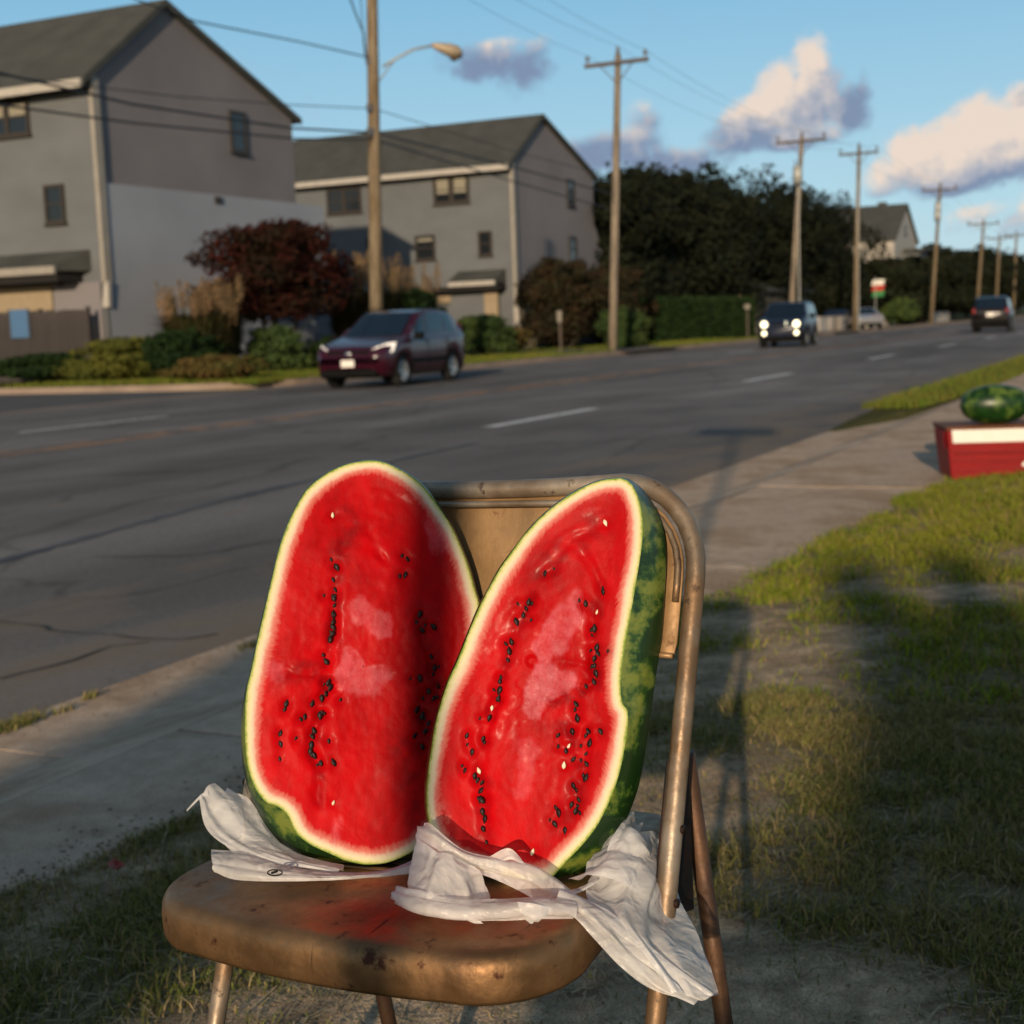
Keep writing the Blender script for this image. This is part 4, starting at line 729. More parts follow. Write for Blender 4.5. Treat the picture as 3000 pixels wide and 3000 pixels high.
# ------------------------------------------------------------------ plastic bags
def bag_material():
    m = bpy.data.materials.new('thin_plastic'); m.use_nodes = True; nt = m.node_tree; n = nt.nodes; l = nt.links; b = n['Principled BSDF']; o = n['Material Output']
    b.inputs['Base Color'].default_value = (.92, .89, .86, 1); b.inputs['Roughness'].default_value = .34; b.inputs['Specular IOR Level'].default_value = .5
    t = n.new('ShaderNodeTexCoord'); mp = n.new('ShaderNodeMapping'); mp.inputs['Scale'].default_value = (1, 1, 1); l.new(t.outputs['Object'], mp.inputs[0])
    z = n.new('ShaderNodeTexNoise'); z.inputs['Scale'].default_value = 28; z.inputs['Detail'].default_value = 3; z.inputs['Distortion'].default_value = .8; l.new(mp.outputs[0], z.inputs[0])
    va = n.new('ShaderNodeVectorMath'); va.operation = 'MULTIPLY_ADD'; l.new(z.outputs[1], va.inputs[0]); va.inputs[1].default_value = (.035, .035, .035); l.new(mp.outputs[0], va.inputs[2])
    vo = n.new('ShaderNodeTexVoronoi'); vo.inputs['Scale'].default_value = 42; l.new(va.outputs[0], vo.inputs['Vector']); v2_ = n.new('ShaderNodeTexVoronoi'); v2_.inputs['Scale'].default_value = 95; l.new(va.outputs[0], v2_.inputs['Vector'])
    hs_ = n.new('ShaderNodeMath'); hs_.operation = 'MULTIPLY_ADD'; l.new(v2_.outputs[0], hs_.inputs[0]); hs_.inputs[1].default_value = .4; l.new(vo.outputs[0], hs_.inputs[2])
    bp = n.new('ShaderNodeBump'); bp.inputs['Strength'].default_value = .42; bp.inputs['Distance'].default_value = .007; l.new(hs_.outputs[0], bp.inputs['Height']); l.new(bp.outputs[0], b.inputs['Normal'])
    tr = n.new('ShaderNodeBsdfTranslucent'); tr.inputs[0].default_value = (.9, .88, .86, 1); tp = n.new('ShaderNodeBsdfTransparent')
    mx = n.new('ShaderNodeMixShader'); mx.inputs[0].default_value = .48; l.new(b.outputs[0], mx.inputs[1]); l.new(tr.outputs[0], mx.inputs[2])
    m2 = n.new('ShaderNodeMixShader'); r = n.new('ShaderNodeMapRange'); r.inputs[1].default_value = .35; r.inputs[2].default_value = .7; r.inputs[3].default_value = .12; r.inputs[4].default_value = .40; l.new(z.outputs[0], r.inputs[0]); l.new(r.outputs[0], m2.inputs[0])
    l.new(mx.outputs[0], m2.inputs[1]); l.new(tp.outputs[0], m2.inputs[2]); l.new(m2.outputs[0], o.inputs[0]); return m
M['bag'] = bag_material()
def patch(mb, rows, nu=40, nv=26, fold=.006, freq=7, seed=0, crinkle=.003, along=True):
    """rows: control rows of (px, py, distance) ; smooth surface with lengthwise folds"""
    R = np.array([[atD(x, y, D) for x, y, D in row] for row in rows]); a, b, _ = R.shape
    def cr(P, n):
        m = len(P); T = np.linspace(0, m - 1, n); out = []
        for t in T:
            i = min(int(t), m - 2); f = t - i; p0 = P[i - 1] if i > 0 else 2 * P[0] - P[1]; p1, p2 = P[i], P[i + 1]; p3 = P[i + 2] if i + 2 < m else 2 * P[-1] - P[-2]
            out.append(.5 * ((2 * p1) + (-p0 + p2) * f + (2 * p0 - 5 * p1 + 4 * p2 - p3) * f * f + (-p0 + 3 * p1 - 3 * p2 + p3) * f ** 3))
        return np.array(out)
    A = np.array([cr(R[i], nu) for i in range(a)]); G = np.array([cr(A[:, j], nv) for j in range(nu)]).transpose(1, 0, 2)
    du = np.gradient(G, axis=1); dv = np.gradient(G, axis=0); nn_ = np.cross(du, dv); nn_ /= np.linalg.norm(nn_, axis=-1, keepdims=True) + 1e-12
    tow = EYE - G; s = np.sign((nn_ * tow).sum(-1, keepdims=True)); nn_ = nn_ * np.where(s == 0, 1, s)
    I, J = np.meshgrid(np.linspace(0, 1, nv), np.linspace(0, 1, nu), indexing='ij')
    across, alng = (I, J) if along else (J, I)
    w = fb(across * 1.0 + seed * 3.1 + .25 * fb(alng, across, 3, 5 + seed, 2), alng * .22, freq * .42, 50 + seed, 3) * 2 - 1; rid = 1 - np.abs(fb(across + seed + .2 * alng, alng * .3, freq * .55, 60 + seed, 2) * 2 - 1) * 3
    cr_ = fb(I + seed, J, 7, 70 + seed, 2) - .5
    h = fold * w * 1.1 + fold * .55 * np.clip(rid, -1, 1) + crinkle * .7 * cr_
    G = G + nn_ * h[..., None]
    mb.grid([[tuple(p) for p in row] for row in G]); return G
DA = float(-(RM.T @ (A0 - EYE))[2]); DB = float(-(RM.T @ (B0 - EYE))[2]); print('DA', DA, 'DB', DB)
def bag_obj(mb, name, label, cat, group):
    me = bpy.data.meshes.new(name); me.from_pydata(mb.v, [], mb.f); o = link(name, me, M['bag'], smooth=True); tag(o, label, cat, group); return o
# left bag, crushed under the left half
b1 = MB(); a = DA
patch(b1, [[(398, 1598, a - .02), (470, 1604, a - .03), (560, 1630, a - .035), (640, 1640, a - .04), (720, 1637, a - .04), (790, 1612, a - .03)],
           [(399, 1622, a - .045), (470, 1632, a - .055), (560, 1646, a - .06), (640, 1650, a - .06), (720, 1648, a - .06), (795, 1630, a - .05)],
           [(402, 1645, a - .05), (450, 1660, a - .06), (560, 1662, a - .065), (640, 1658, a - .065), (720, 1655, a - .06), (800, 1645, a - .05)]], 60, 18, .0035, 5, 1, .002)
patch(b1, [[(430, 1482, a + .05), (470, 1500, a + .04), (505, 1560, a + .02), (560, 1612, a), (650, 1638, a - .01)],
           [(392, 1487, a + .03), (425, 1535, a + .01), (470, 1585, a - .01), (540, 1615, a - .03), (640, 1640, a - .04)],
           [(376, 1505, a + .02), (388, 1560, a), (430, 1597, a - .02), (510, 1627, a - .04), (640, 1648, a - .045)]], 50, 26, .006, 6, 2, .003)
patch(b1, [[(432, 1484, a + .06), (480, 1520, a + .05), (540, 1600, a + .04), (620, 1650, a + .02)],
           [(425, 1520, a + .06), (455, 1560, a + .05), (500, 1610, a + .03), (600, 1655, a)],
           [(410, 1580, a + .03), (440, 1610, a + .02), (500, 1640, a), (600, 1658, a - .02)]], 40, 20, .006, 6, 3, .003)
patch(b1, [[(352, 1528, a + .03), (378, 1500, a + .025), (392, 1492, a + .02)], [(353, 1531, a + .03), (379, 1506, a + .025), (394, 1500, a + .02)]], 12, 4, .0005, 3, 4, .0005)
patch(b1, [[(505, 1640, a - .075), (519, 1636, a - .078), (533, 1641, a - .075)], [(508, 1652, a - .075), (520, 1655, a - .078), (532, 1650, a - .075)]], 8, 4, .0003, 3, 19, .0002) if False else None
bag1 = bag_obj(b1, 'plastic_bag', 'crumpled white plastic bag crushed under the left watermelon half', 'plastic bag', 'white plastic bags under the melon halves')
mk = MB(); mk.tube([atD(518.6 + 14 * math.cos(q), 1646.5 + 5.5 * math.sin(q), a - .083) for q in np.linspace(0, 2 * math.pi, 17)], .0007, 5, cap=False); mk.tube([atD(512 + k * 3, 1647 - k, a - .083) for k in range(5)], .0012, 5); mk.build('printed_mark', M['bracket'], bag1)
# right bag, tied round the right half and hanging off the seat
b2 = MB(); c = DB
patch(b2, [[(800, 1552, c - .016), (815, 1556, c - .033), (870, 1600, c - .041), (940, 1618, c - .044), (1010, 1632, c - .044), (1065, 1668, c - .038), (1110, 1705, c - .033)],
           [(788, 1575, c - .022), (815, 1590, c - .041), (870, 1625, c - .050), (935, 1640, c - .052), (1000, 1660, c - .052), (1055, 1698, c - .047), (1110, 1715, c - .038)],
           [(780, 1605, c - .025), (812, 1612, c - .044), (868, 1642, c - .050), (925, 1655, c - .052), (985, 1682, c - .050), (1040, 1712, c - .044), (1108, 1722, c - .038)]], 60, 20, .005, 5, 5, .003)
patch(b2, [[(782, 1580, c - .03), (815, 1600, c - .055), (860, 1622, c - .06), (905, 1640, c - .06)],
           [(774, 1625, c - .04), (812, 1645, c - .07), (862, 1655, c - .07), (915, 1665, c - .06)],
           [(772, 1662, c - .05), (815, 1690, c - .085), (870, 1692, c - .08), (930, 1690, c - .06)],
           [(790, 1690, c - .045), (825, 1708, c - .08), (880, 1712, c - .08), (930, 1700, c - .06)]], 44, 34, .008, 6, 6, .004, along=False)
patch(b2, [[(752, 1672, c - .05), (790, 1682, c - .08), (860, 1698, c - .09), (935, 1703, c - .095), (1010, 1700, c - .095), (1085, 1708, c - .085)],
           [(746, 1690, c - .055), (785, 1708, c - .09), (860, 1722, c - .105), (935, 1720, c - .11), (1010, 1715, c - .11), (1085, 1722, c - .1)],
           [(760, 1702, c - .055), (800, 1722, c - .09), (870, 1736, c - .105), (940, 1737, c - .11), (1010, 1733, c - .11), (1080, 1732, c - .1)]], 60, 16, .005, 5, 7, .002)
patch(b2, [[(868, 1722, c - .1), (880, 1728, c - .105), (905, 1738, c - .11)], [(876, 1734, c - .105), (895, 1742, c - .11), (912, 1742, c - .112)]], 10, 5, .001, 3, 17, .001)
patch(b2, [[(978, 1702, c - .11), (1010, 1706, c - .115), (1040, 1712, c - .11)], [(985, 1725, c - .115), (1005, 1735, c - .12), (1030, 1728, c - .115)], [(993, 1736, c - .115), (1003, 1743, c - .12), (1015, 1736, c - .115)]], 14, 12, .003, 4, 18, .002)
# receipt-like flap poking up
patch(b2, [[(920, 1618, c - .041), (960, 1600, c - .044), (992, 1628, c - .044)], [(935, 1630, c - .044), (965, 1622, c - .048), (1000, 1640, c - .047)]], 16, 10, .002, 4, 8, .001)
# twisted band that runs down to the right
patch(b2, [[(1060, 1668, c - .07), (1105, 1690, c - .075), (1155, 1722, c - .085), (1205, 1765, c - .1), (1265, 1822, c - .11), (1345, 1878, c - .12)],
           [(1050, 1692, c - .085), (1095, 1715, c - .095), (1145, 1755, c - .105), (1195, 1805, c - .115), (1250, 1850, c - .125), (1325, 1888, c - .125)],
           [(1040, 1712, c - .085), (1080, 1728, c - .095), (1120, 1770, c - .105), (1175, 1828, c - .115), (1235, 1868, c - .125), (1300, 1884, c - .125)]], 60, 18, .006, 5, 9, .003)
# sheet that bulges behind the melon tip and falls over the seat edge
patch(b2, [[(1188, 1540, c + .04), (1215, 1548, c + .04), (1240, 1575, c + .05), (1250, 1592, c + .055)],
           [(1165, 1570, c), (1200, 1585, c - .01), (1240, 1615, c + .01), (1268, 1650, c + .03)],
           [(1140, 1620, c - .02), (1190, 1640, c - .05), (1240, 1665, c - .04), (1275, 1692, c)],
           [(1115, 1665, c - .03), (1180, 1690, c - .065), (1235, 1710, c - .06), (1288, 1730, c - .02)],
           [(1110, 1705, c - .06), (1175, 1735, c - .09), (1240, 1755, c - .09), (1312, 1775, c - .05)],
           [(1150, 1745, c - .09), (1205, 1780, c - .11), (1262, 1805, c - .11), (1332, 1830, c - .08)],
           [(1200, 1800, c - .11), (1245, 1830, c - .125), (1290, 1850, c - .125), (1345, 1876, c - .11)],
           [(1245, 1845, c - .115), (1275, 1868, c - .13), (1310, 1880, c - .13), (1350, 1888, c - .12)]], 60, 90, .012, 8, 10, .006, along=False)
patch(b2, [[(1160, 1560, c + .03), (1195, 1562, c - .0), (1222, 1590, c - .01), (1225, 1612, c + .02)], [(1120, 1610, c + .0), (1160, 1605, c - .03), (1205, 1625, c - .03), (1222, 1640, c)], [(1078, 1668, c - .03), (1120, 1660, c - .05), (1170, 1672, c - .06), (1210, 1690, c - .04)]], 40, 30, .008, 6, 11, .004)
patch(b2, [[(1060, 1680, c - .045), (1090, 1672, c - .05), (1125, 1655, c - .045)], [(1065, 1690, c - .05), (1095, 1682, c - .055), (1128, 1662, c - .05)]], 16, 6, .002, 3, 12, .001)
bag_obj(b2, 'plastic_bag', 'white plastic bag tied round the right half, trailing off the chair', 'plastic bag', 'white plastic bags under the melon halves')

# ------------------------------------------------------------------ red cooler with a whole melon, fallen leaf
rc = onZ(1795, 902, .15); rc = Vector(rc)
right = Vector((-HEAD[1] * -1, -HEAD[0], 0)).normalized(); right = Vector((HEAD[1], -HEAD[0], 0)).normalized(); fwd = Vector((HEAD[0], HEAD[1], 0)).normalized()
ang = D2R(7); rt_ = right * math.cos(ang) - fwd * math.sin(ang); fw_ = fwd * math.cos(ang) + right * math.sin(ang)
box = empty('cooler', rc); tag(box, 'red plastic cooler with a white band and brown rim on the grass', 'cooler')
WB, HB, DBx = .78, .30, .42
def bp_(x, y, z): return rt_ * x + fw_ * y + Vector((0, 0, z))
def taper(z): return -.035 * z / HB
def boxring(z, g=0): t = -taper(z) + g; return [bp_(-t, -t, z), bp_(WB + t, -t, z), bp_(WB + t, DBx + t, z), bp_(-t, DBx + t, z)]
def ringmesh(zs, m, name, bev=.008):
    mb = MB(); G = [boxring(z, g) for z, g in zs]; mb.grid(G, close_u=True); k = len(G); mb.f.append((0, 3, 2, 1)); mb.f.append(tuple((k - 1) * 4 + i for i in range(4))); return mb.build(name, m, box, bevel=bev)
ringmesh([(-.02, -.01), (.0, 0), (.225, 0), (HB, -.004)], M['red_plastic'], 'body')
mb = MB(); x0, x1 = -.0, WB - .02
mb.prism([bp_(x0 + .004, -.034, .222), bp_(x1, -.034, .222), bp_(x1, -.040, .305), bp_(x0 - .006, -.040, .305)], fw_ * .008); mb.build('white_band', M['white_plastic'], box, bevel=.003)
ringmesh([(HB + .001, .002), (HB + .024, .004)], M['wood_rim'], 'rim', .004)
mb = MB(); mb.prism([bp_(-.038, -.03, .185), bp_(-.038, -.03, HB - .003), bp_(-.05, -.012, HB - .003), bp_(-.045, -.012, .185)], fw_ * .3); mb.build('side_grip', M['red_plastic'], box, bevel=.004)
for i in range(3):
    o = MB().box((-.5, -.004, -.004), (.5, .004, .004)).build('ridge', M['red_plastic'], box, bevel=.002)
    o.matrix_local = Matrix.Translation(bp_(WB / 2, -.008 - .02 * i, .055 + .055 * i)) @ Matrix([[rt_.x * WB * .98, fw_.x, 0, 0], [rt_.y * WB * .98, fw_.y, 0, 0], [0, 0, 1, 0], [0, 0, 0, 1]])
mb = MB(); mb.prism([bp_(.425, -.014, .065), bp_(.53, -.014, .065), bp_(.52, -.018, .092), bp_(.43, -.018, .092)], fw_ * .004); mb.build('label', M['white_plastic'], box, bevel=.003)
wm = empty('watermelon', rc + bp_(.30, .17, HB + .024)); tag(wm, 'whole dark green watermelon lying on top of the red cooler', 'watermelon')
mb = MB(); G = []
for i in range(25):
    t = math.pi * i / 24; x = -.215 * math.cos(t); r_ = .125 * max(math.sin(t), .02) ** .82
    G.append([rt_ * x + fw_ * (r_ * math.cos(a)) + Vector((0, 0, .122 + r_ * math.sin(a))) for a in np.linspace(0, 2 * math.pi, 33)[:-1]])
mb.grid(G, close_u=True); o = mb.build('rind', mat('dark_rind', (.008, .032, .006), .34, col2=(.07, .11, .018), mixs=9, mixlo=.5, mixhi=.62, var=.3, vs=18), wm, smooth=True)
at = o.data.attributes.new('phi', 'FLOAT', 'POINT'); at.data.foreach_set('value', [abs(((i % 32) / 32) * 2 - 1) * 3.1 for i in range(len(o.data.vertices))])
MB().tube([rt_ * -.213 + Vector((0, 0, .112)), rt_ * -.225 + Vector((0, 0, .118))], .006, 8).build('stem', M['bark'], wm)
lf = Vector(onZ(220, 1640, .185)); mb = MB(); pts = []
for i in range(9):
    t = i / 8; w = .017 * math.sin(math.pi * t ** .8) + .0005; pts.append([(t * .06 - .03, -w, .006 + .012 * abs(t - .5)), (t * .06 - .03, 0, .003 + .010 * (t - .4) ** 2), (t * .06 - .03, w, .008 + .008 * t)])
mb.grid(pts); o = mb.build('leaf', mat('fallen_leaf', (.28, .03, .012), .6, var=.3, vs=40), None, smooth=True, loc=lf); o.rotation_euler = (.1, .1, .8); tag(o, 'small fallen red leaf on the grass by the sidewalk edge', 'leaf')

# ------------------------------------------------------------------ houses
def face_rect(mb, P, ax, a0, a1, z0, z1, out, depth0, depth1):
    """box lying on a wall. ax 'u' wall faces -v at v=P ; ax 'v' wall faces -u at u=P"""
    if ax == 'u': mb.box((a0, P - depth1, z0), (a1, P - depth0, z1))
    else: mb.box((P - depth1, a0, z0), (P - depth0, a1, z1))
def window(parent, ax, P, a0, a1, z0, z1, panes=1, blind=0.0, mull=True, frame=.09):
    f = MB(); fw = frame; d0, d1 = -.03, .055
    for A in ((a0, a0 + fw, z0, z1), (a1 - fw, a1, z0, z1), (a0 + fw, a1 - fw, z0, z0 + fw), (a0 + fw, a1 - fw, z1 - fw, z1)): face_rect(f, P, ax, *A, 0, d0, d1)
    if panes == 2: c = (a0 + a1) / 2; face_rect(f, P, ax, c - fw * .8, c + fw * .8, z0 + fw, z1 - fw, 0, d0, d1 - .004)
    o = f.build('window', M['win_frame'], parent)
    s = MB(); face_rect(s, P, ax, a0 - .05, a1 + .05, z0 - .07, z0 - .003, 0, -.02, .10); s.build('sill', M['win_frame'], o)
    w = (a1 - a0) / panes
    for i in range(panes):
        x0 = a0 + w * i + fw; x1 = a0 + w * (i + 1) - fw
        if panes == 2: x0 = a0 + w * i + (fw if i == 0 else fw * .8); x1 = a0 + w * (i + 1) - (fw if i == 1 else fw * .8)
        zm = (z0 + z1) / 2
        if mull: g = MB(); face_rect(g, P, ax, x0, x1, zm - .025, zm + .025, 0, -.02, .04); g.build('meeting_rail', M['win_frame'], o)
        for (q0, q1) in ((z0 + fw, zm - .025), (zm + .025, z1 - fw)) if mull else ((z0 + fw, z1 - fw),):
            g = MB(); face_rect(g, P, ax, x0, x1, q0, q1, 0, -.02, .012); g.build('pane', M['glass'], o)
        if blind:
            zt = z1 - fw; g = MB(); face_rect(g, P, ax, x0 + .05, x1 - .05, zt - (zt - z0 - fw) * blind, zt - .06, 0, .013, .02); g.build('blind', M['blind'], o)
    return o
def siding(parent, name, ax, P, m, z0, z1, step, span, out=.0, holes=()):
    """lapped boards: each course leans out at its foot. span(z) -> (a0, a1)"""
    mb = MB(); z = z0
    while z < z1 - 1e-6:
        zt = min(z + step, z1); a0, a1 = span(z); b0, b1 = span(zt)
        if a1 - a0 < .05: break
        b0, b1 = max(a0, b0), min(a1, b1)
        if b1 < b0: b0 = b1 = (b0 + b1) / 2
        lo, hi = out + .009, out + .004
        if ax == 'u': q = [(a0, P - lo, z), (a1, P - lo, z), (b1, P - hi, zt), (b0, P - hi, zt), (a0, P - hi, z), (a1, P - hi, z)]
        else: q = [(P - lo, a1, z), (P - lo, a0, z), (P - hi, b0, zt), (P - hi, b1, zt), (P - hi, a1, z), (P - hi, a0, z)]
        mb.add(q, [(0, 1, 2, 3), (4, 5, 1, 0)]); z = zt
    return mb.build(name, m, parent, kind='stuff')
def house(label, u0, u1, v0, v1, eave, ridge_u, ridge_z, eave2, lower_u1, lower_z, name='beach_house', wallm=None, gab_low=None, flare=False):
    root = empty(name, (u0, v0, 0)); tag(root, label, 'house')
    def B(mb, n, m, **k): mb.v = [(x - u0, y - v0, z) for x, y, z in mb.v]; return mb.build(n, m, root, **k)
    prof_ = [(u0, .0), (u1, .0), (u1, eave2 - .12), (ridge_u, ridge_z - .12), (u0, eave - .12)]
    B(MB().prism([(x, v0, z) for x, z in prof_], (0, v1 - v0, 0)), 'wall', M['wall_grey'])
    # lower storeys run out further at the back
    if flare: lp = [(u1 - .05, 0), (lower_u1, 0), (lower_u1, lower_z - 1.6), (u1 + .25, lower_z - .2), (u1 - .05, lower_z)]
    else: lp = [(u1 - .05, 0), (lower_u1, 0), (lower_u1, lower_z), (u1 - .05, lower_z)]
    B(MB().prism([(x, v0 + .004, z) for x, z in lp], (0, v1 - v0, 0)), 'rear_wing', M['wall_blue'] if not flare else M['wall_pink'])
    # roof slabs
    for nm, (xa, za), (xb, zb) in (('front', (u0 - .55, eave - .55 * (ridge_z - eave) / (ridge_u - u0)), (ridge_u, ridge_z)), ('rear', (ridge_u, ridge_z), (u1 + .35, eave2 - .35 * (ridge_z - eave2) / (u1 - ridge_u)))):
        B(MB().prism([(xa, v0 - .18, za), (xb, v0 - .18, zb), (xb, v0 - .18, zb - .16), (xa, v0 - .18, za - .16)], (0, v1 - v0 + .3, 0)), 'roof', M['roof'])
        B(MB().prism([(xa, v0 - .215, za + .01), (xb, v0 - .215, zb + .01), (xb, v0 - .215, zb - .2), (xa, v0 - .215, za - .2)], (0, .03, 0)), 'barge_board', M['roof'])
    xa = u0 - .55; za = eave - .55 * (ridge_z - eave) / (ridge_u - u0)
    B(MB().box((xa - .10, v0 - .18, za - .26), (xa - .005, v1 + .1, za - .02)), 'eaves_gutter', M['trim_white'])
    B(MB().box((xa, v0 - .1, za - .24), (u0 + .0, v1, za - .19)), 'soffit', M['painted_shade'])
    return root, B
h1, B1 = house('large grey three storey house with dark gable roof at the left', 33.12, 43.3, 28.8, 46, 9.03, 36.54, 11.5, 8.85, 44.9, 5.78)
def near_prof(u0, u1, eave, ru, rz, e2):
    def sp(z):
        a0 = u0; a1 = u1
        if z > eave: a0 = u0 + (z - eave) / (rz - eave) * (ru - u0)
        if z > e2: a1 = u1 - (z - e2) / (rz - e2) * (u1 - ru)
        return a0, a1
    return sp
sp1 = near_prof(33.12, 43.3, 8.85, 36.54, 11.3, 8.65)
lo = lambda o: setattr(o, 'location', (-33.12, -28.8, 0))
lo(siding(h1, 'upper_gable_boards', 'u', 28.8, M['wall_pink'], 5.79, 11.2, .19, sp1))
lo(siding(h1, 'lower_gable_boards', 'u', 28.75, M['wall_blue'], 0, 5.78, .19, lambda z: (33.14, 44.9), .03))
lo(siding(h1, 'front_boards', 'v', 33.12, M['wall_grey'], 2.9, 8.8, .19, lambda z: (28.8, 46), 0))
B1(MB().box((33.0, 28.66, 2.9), (33.3, 28.80, 8.75)), 'corner_board', M['trim'])
for w in (window(h1, 'u', 28.77, 39.63, 40.52, 7.25, 8.58, 1, .0), window(h1, 'v', 33.08, 31.15, 32.9, 7.35, 8.42, 2, .45), window(h1, 'v', 33.08, 30.05, 30.8, 4.72, 5.84, 1, .0), window(h1, 'v', 33.08, 34.2, 35.9, 7.35, 8.42, 2, .45)): lo(w)
B1(MB().box((38.5, 28.66, 5.5), (38.85, 28.78, 5.72)), 'vent', M['win_frame'])
B1(MB().prism([(33.1, 29.25, 3.9), (32.0, 29.6, 3.42), (32.0, 29.6, 3.28), (33.1, 29.25, 3.28)], (0, 6, 0)), 'porch_roof', M['roof'])
B1(MB().box((31.9, 29.58, 3.20), (31.995, 35.6, 3.42)), 'porch_gutter', M['trim'])
B1(MB().box((32.05, 29.6, 2.98), (33.1, 35.4, 3.2)), 'porch_ceiling', M['painted_shade'])
B1(MB().box((33.0, 30.75, 2.2), (33.1, 34.5, 2.92)), 'garage_panel', M['panel_cream'])
B1(MB().box((33.02, 28.9, 0), (33.1, 30.7, 2.95)), 'ground_floor_wall', M['wall_pink'])
B1(MB().prism([(33.0, 28.62, 2.2), (33.0, 28.86, 2.2), (33.0, 28.72, 2.95), (33.0, 28.58, 2.95)], (.14, 0, 0)), 'downpipe', M['trim_white'])
B1(MB().box((33.0, 30.3, 2.9), (33.14, 30.5, 3.0)), 'beam', M['painted_shade'])

h2, B2 = house('grey three storey house behind the utility pole with paired cream blinds', 59.23, 69.0, 27.9, 42.0, 8.74, 62.63, 10.97, 8.7, 70.2, 6.2, flare=True)
sp2 = near_prof(59.23, 69.0, 8.55, 62.63, 10.8, 8.5); lo2 = lambda o: setattr(o, 'location', (-59.23, -27.9, 0))
lo2(siding(h2, 'gable_boards', 'u', 27.9, M['wall_pink'], 0, 10.7, .21, sp2))
lo2(siding(h2, 'front_boards', 'v', 59.23, M['wall_grey'], 2.95, 8.5, .21, lambda z: (27.9, 42), 0))
B2(MB().box((59.1, 27.74, 1.4), (59.4, 27.90, 8.45)), 'corner_board', M['trim'])
B2(MB().prism([(59.0, 27.55, .9), (59.0, 27.9, .9), (59.0, 27.86, 2.6), (59.0, 27.72, 2.6)], (.1, 0, 0)), 'downpipe', M['trim_white'])
for w in (window(h2, 'v', 59.19, 29.98, 31.82, 6.87, 8.15, 2, .66, frame=.12), window(h2, 'v', 59.19, 35.7, 37.6, 6.82, 8.0, 2, .0), window(h2, 'v', 59.19, 31.86, 32.9, 4.4, 5.54, 1, .2), window(h2, 'v', 59.19, 28.93, 29.62, 4.43, 5.54, 1, .0),
          window(h2, 'v', 59.19, 35.0, 35.5, 4.4, 5.6, 1, .0), window(h2, 'u', 27.87, 65.53, 66.42, 6.94, 8.24, 1), window(h2, 'u', 27.87, 65.57, 66.46, 4.18, 5.49, 1)): lo2(w)
B2(MB().prism([(59.2, 28.3, 3.80), (58.2, 28.4, 3.30), (58.2, 28.4, 3.16), (59.2, 28.3, 3.16)], (0, 2.4, 0)), 'porch_roof', M['roof'])
B2(MB().box((58.08, 28.35, 3.08), (58.19, 30.7, 3.28)), 'porch_gutter', M['trim_white'])
B2(MB().box((58.3, 28.3, 2.86), (59.2, 33.2, 3.1)), 'porch_ceiling', M['painted_shade'])
B2(MB().box((58.9, 28.62, 0), (59.0, 29.3, 2.84)), 'side_panel', M['panel_cream'])
B2(MB().box((59.0, 29.32, 0), (59.15, 31.1, 2.8)), 'garage_door', M['wall_grey'])
B2(MB().box((58.95, 31.05, 2.4), (59.05, 31.75, 2.75)), 'house_sign', M['panel_cream'])
B2(MB().box((58.95, 35.4, 1.4), (59.1, 36.3, 3.05)), 'side_panel', M['panel_cream'])
B2(MB().box((59.3, 27.72, 0), (61.0, 27.84, 2.4)), 'end_panel', M['panel_cream'])
B2(MB().box((61.1, 27.74, 0), (65.0, 27.84, 2.5)), 'carport_shade_panel', M['painted_shade'])  # thin slab on the wall, its black painting the shade of an opening
# roof of the joined unit behind the main roof of the second house
B2(MB().prism([(59.0, 42.1, 8.3), (62.63, 42.1, 10.9), (69, 42.1, 8.6)], (0, 7, 0)), 'rear_unit_roof', M['roof'])
B2(MB().box((59.3, 42.1, 0), (69, 49, 8.4)), 'rear_unit_wall', M['wall_grey'])

def small_house(label, u0, u1, v0, v1, eave, peak, wallm, roofm, name='house'):
    root = empty(name, (u0, v0, 0)); tag(root, label, 'house'); w = u1 - u0; d = v1 - v0
    MB().prism([(0, 0, 0), (w, 0, 0), (w, 0, eave), (w * .5, 0, peak - .1), (0, 0, eave)], (0, d, 0)).build('wall', wallm, root)
    for s in (0, 1):
        a = (-.4, eave - .3) if s == 0 else (w + .4, eave - .3); MB().prism([(a[0], -.25, a[1]), (w / 2, -.25, peak), (w / 2, -.25, peak + .18), (a[0], -.25, a[1] + .18)], (0, d + .5, 0)).build('roof', roofm, root)
    return root
hh = small_house('pale gabled house with dark roof rising above the trees by the fourth pole', 139.5, 151.5, 26, 38.5, 8.2, 11.5, M['trim_white'], M['roof'])
wq = window(hh, 'u', 25.97, 144.6, 145.8, 8.6, 9.6, 1, 0); wq.location = (-139.5, -26, 0)
MB().box((6.5, 2, 10.6), (7.3, 2.8, 12.0)).build('chimney', M['roof'], hh)
fl_ = empty('house', (144.6, 24.5, 0)); tag(fl_, 'low dark roofed house beyond the trees, right of the pale gable', 'house')
MB().prism([(0, 0, 0), (17, 0, 0), (17, 0, 7.6), (0, 0, 6.9)], (0, 12, 0)).build('wall', M['tree_mid'] if False else M['wall_grey'], fl_)
MB().prism([(-.6, -.5, 6.95), (17.5, -.5, 7.65), (17.5, -.5, 7.95), (-.6, -.5, 7.25)], (0, 13, 0)).build('roof', M['roof'], fl_)

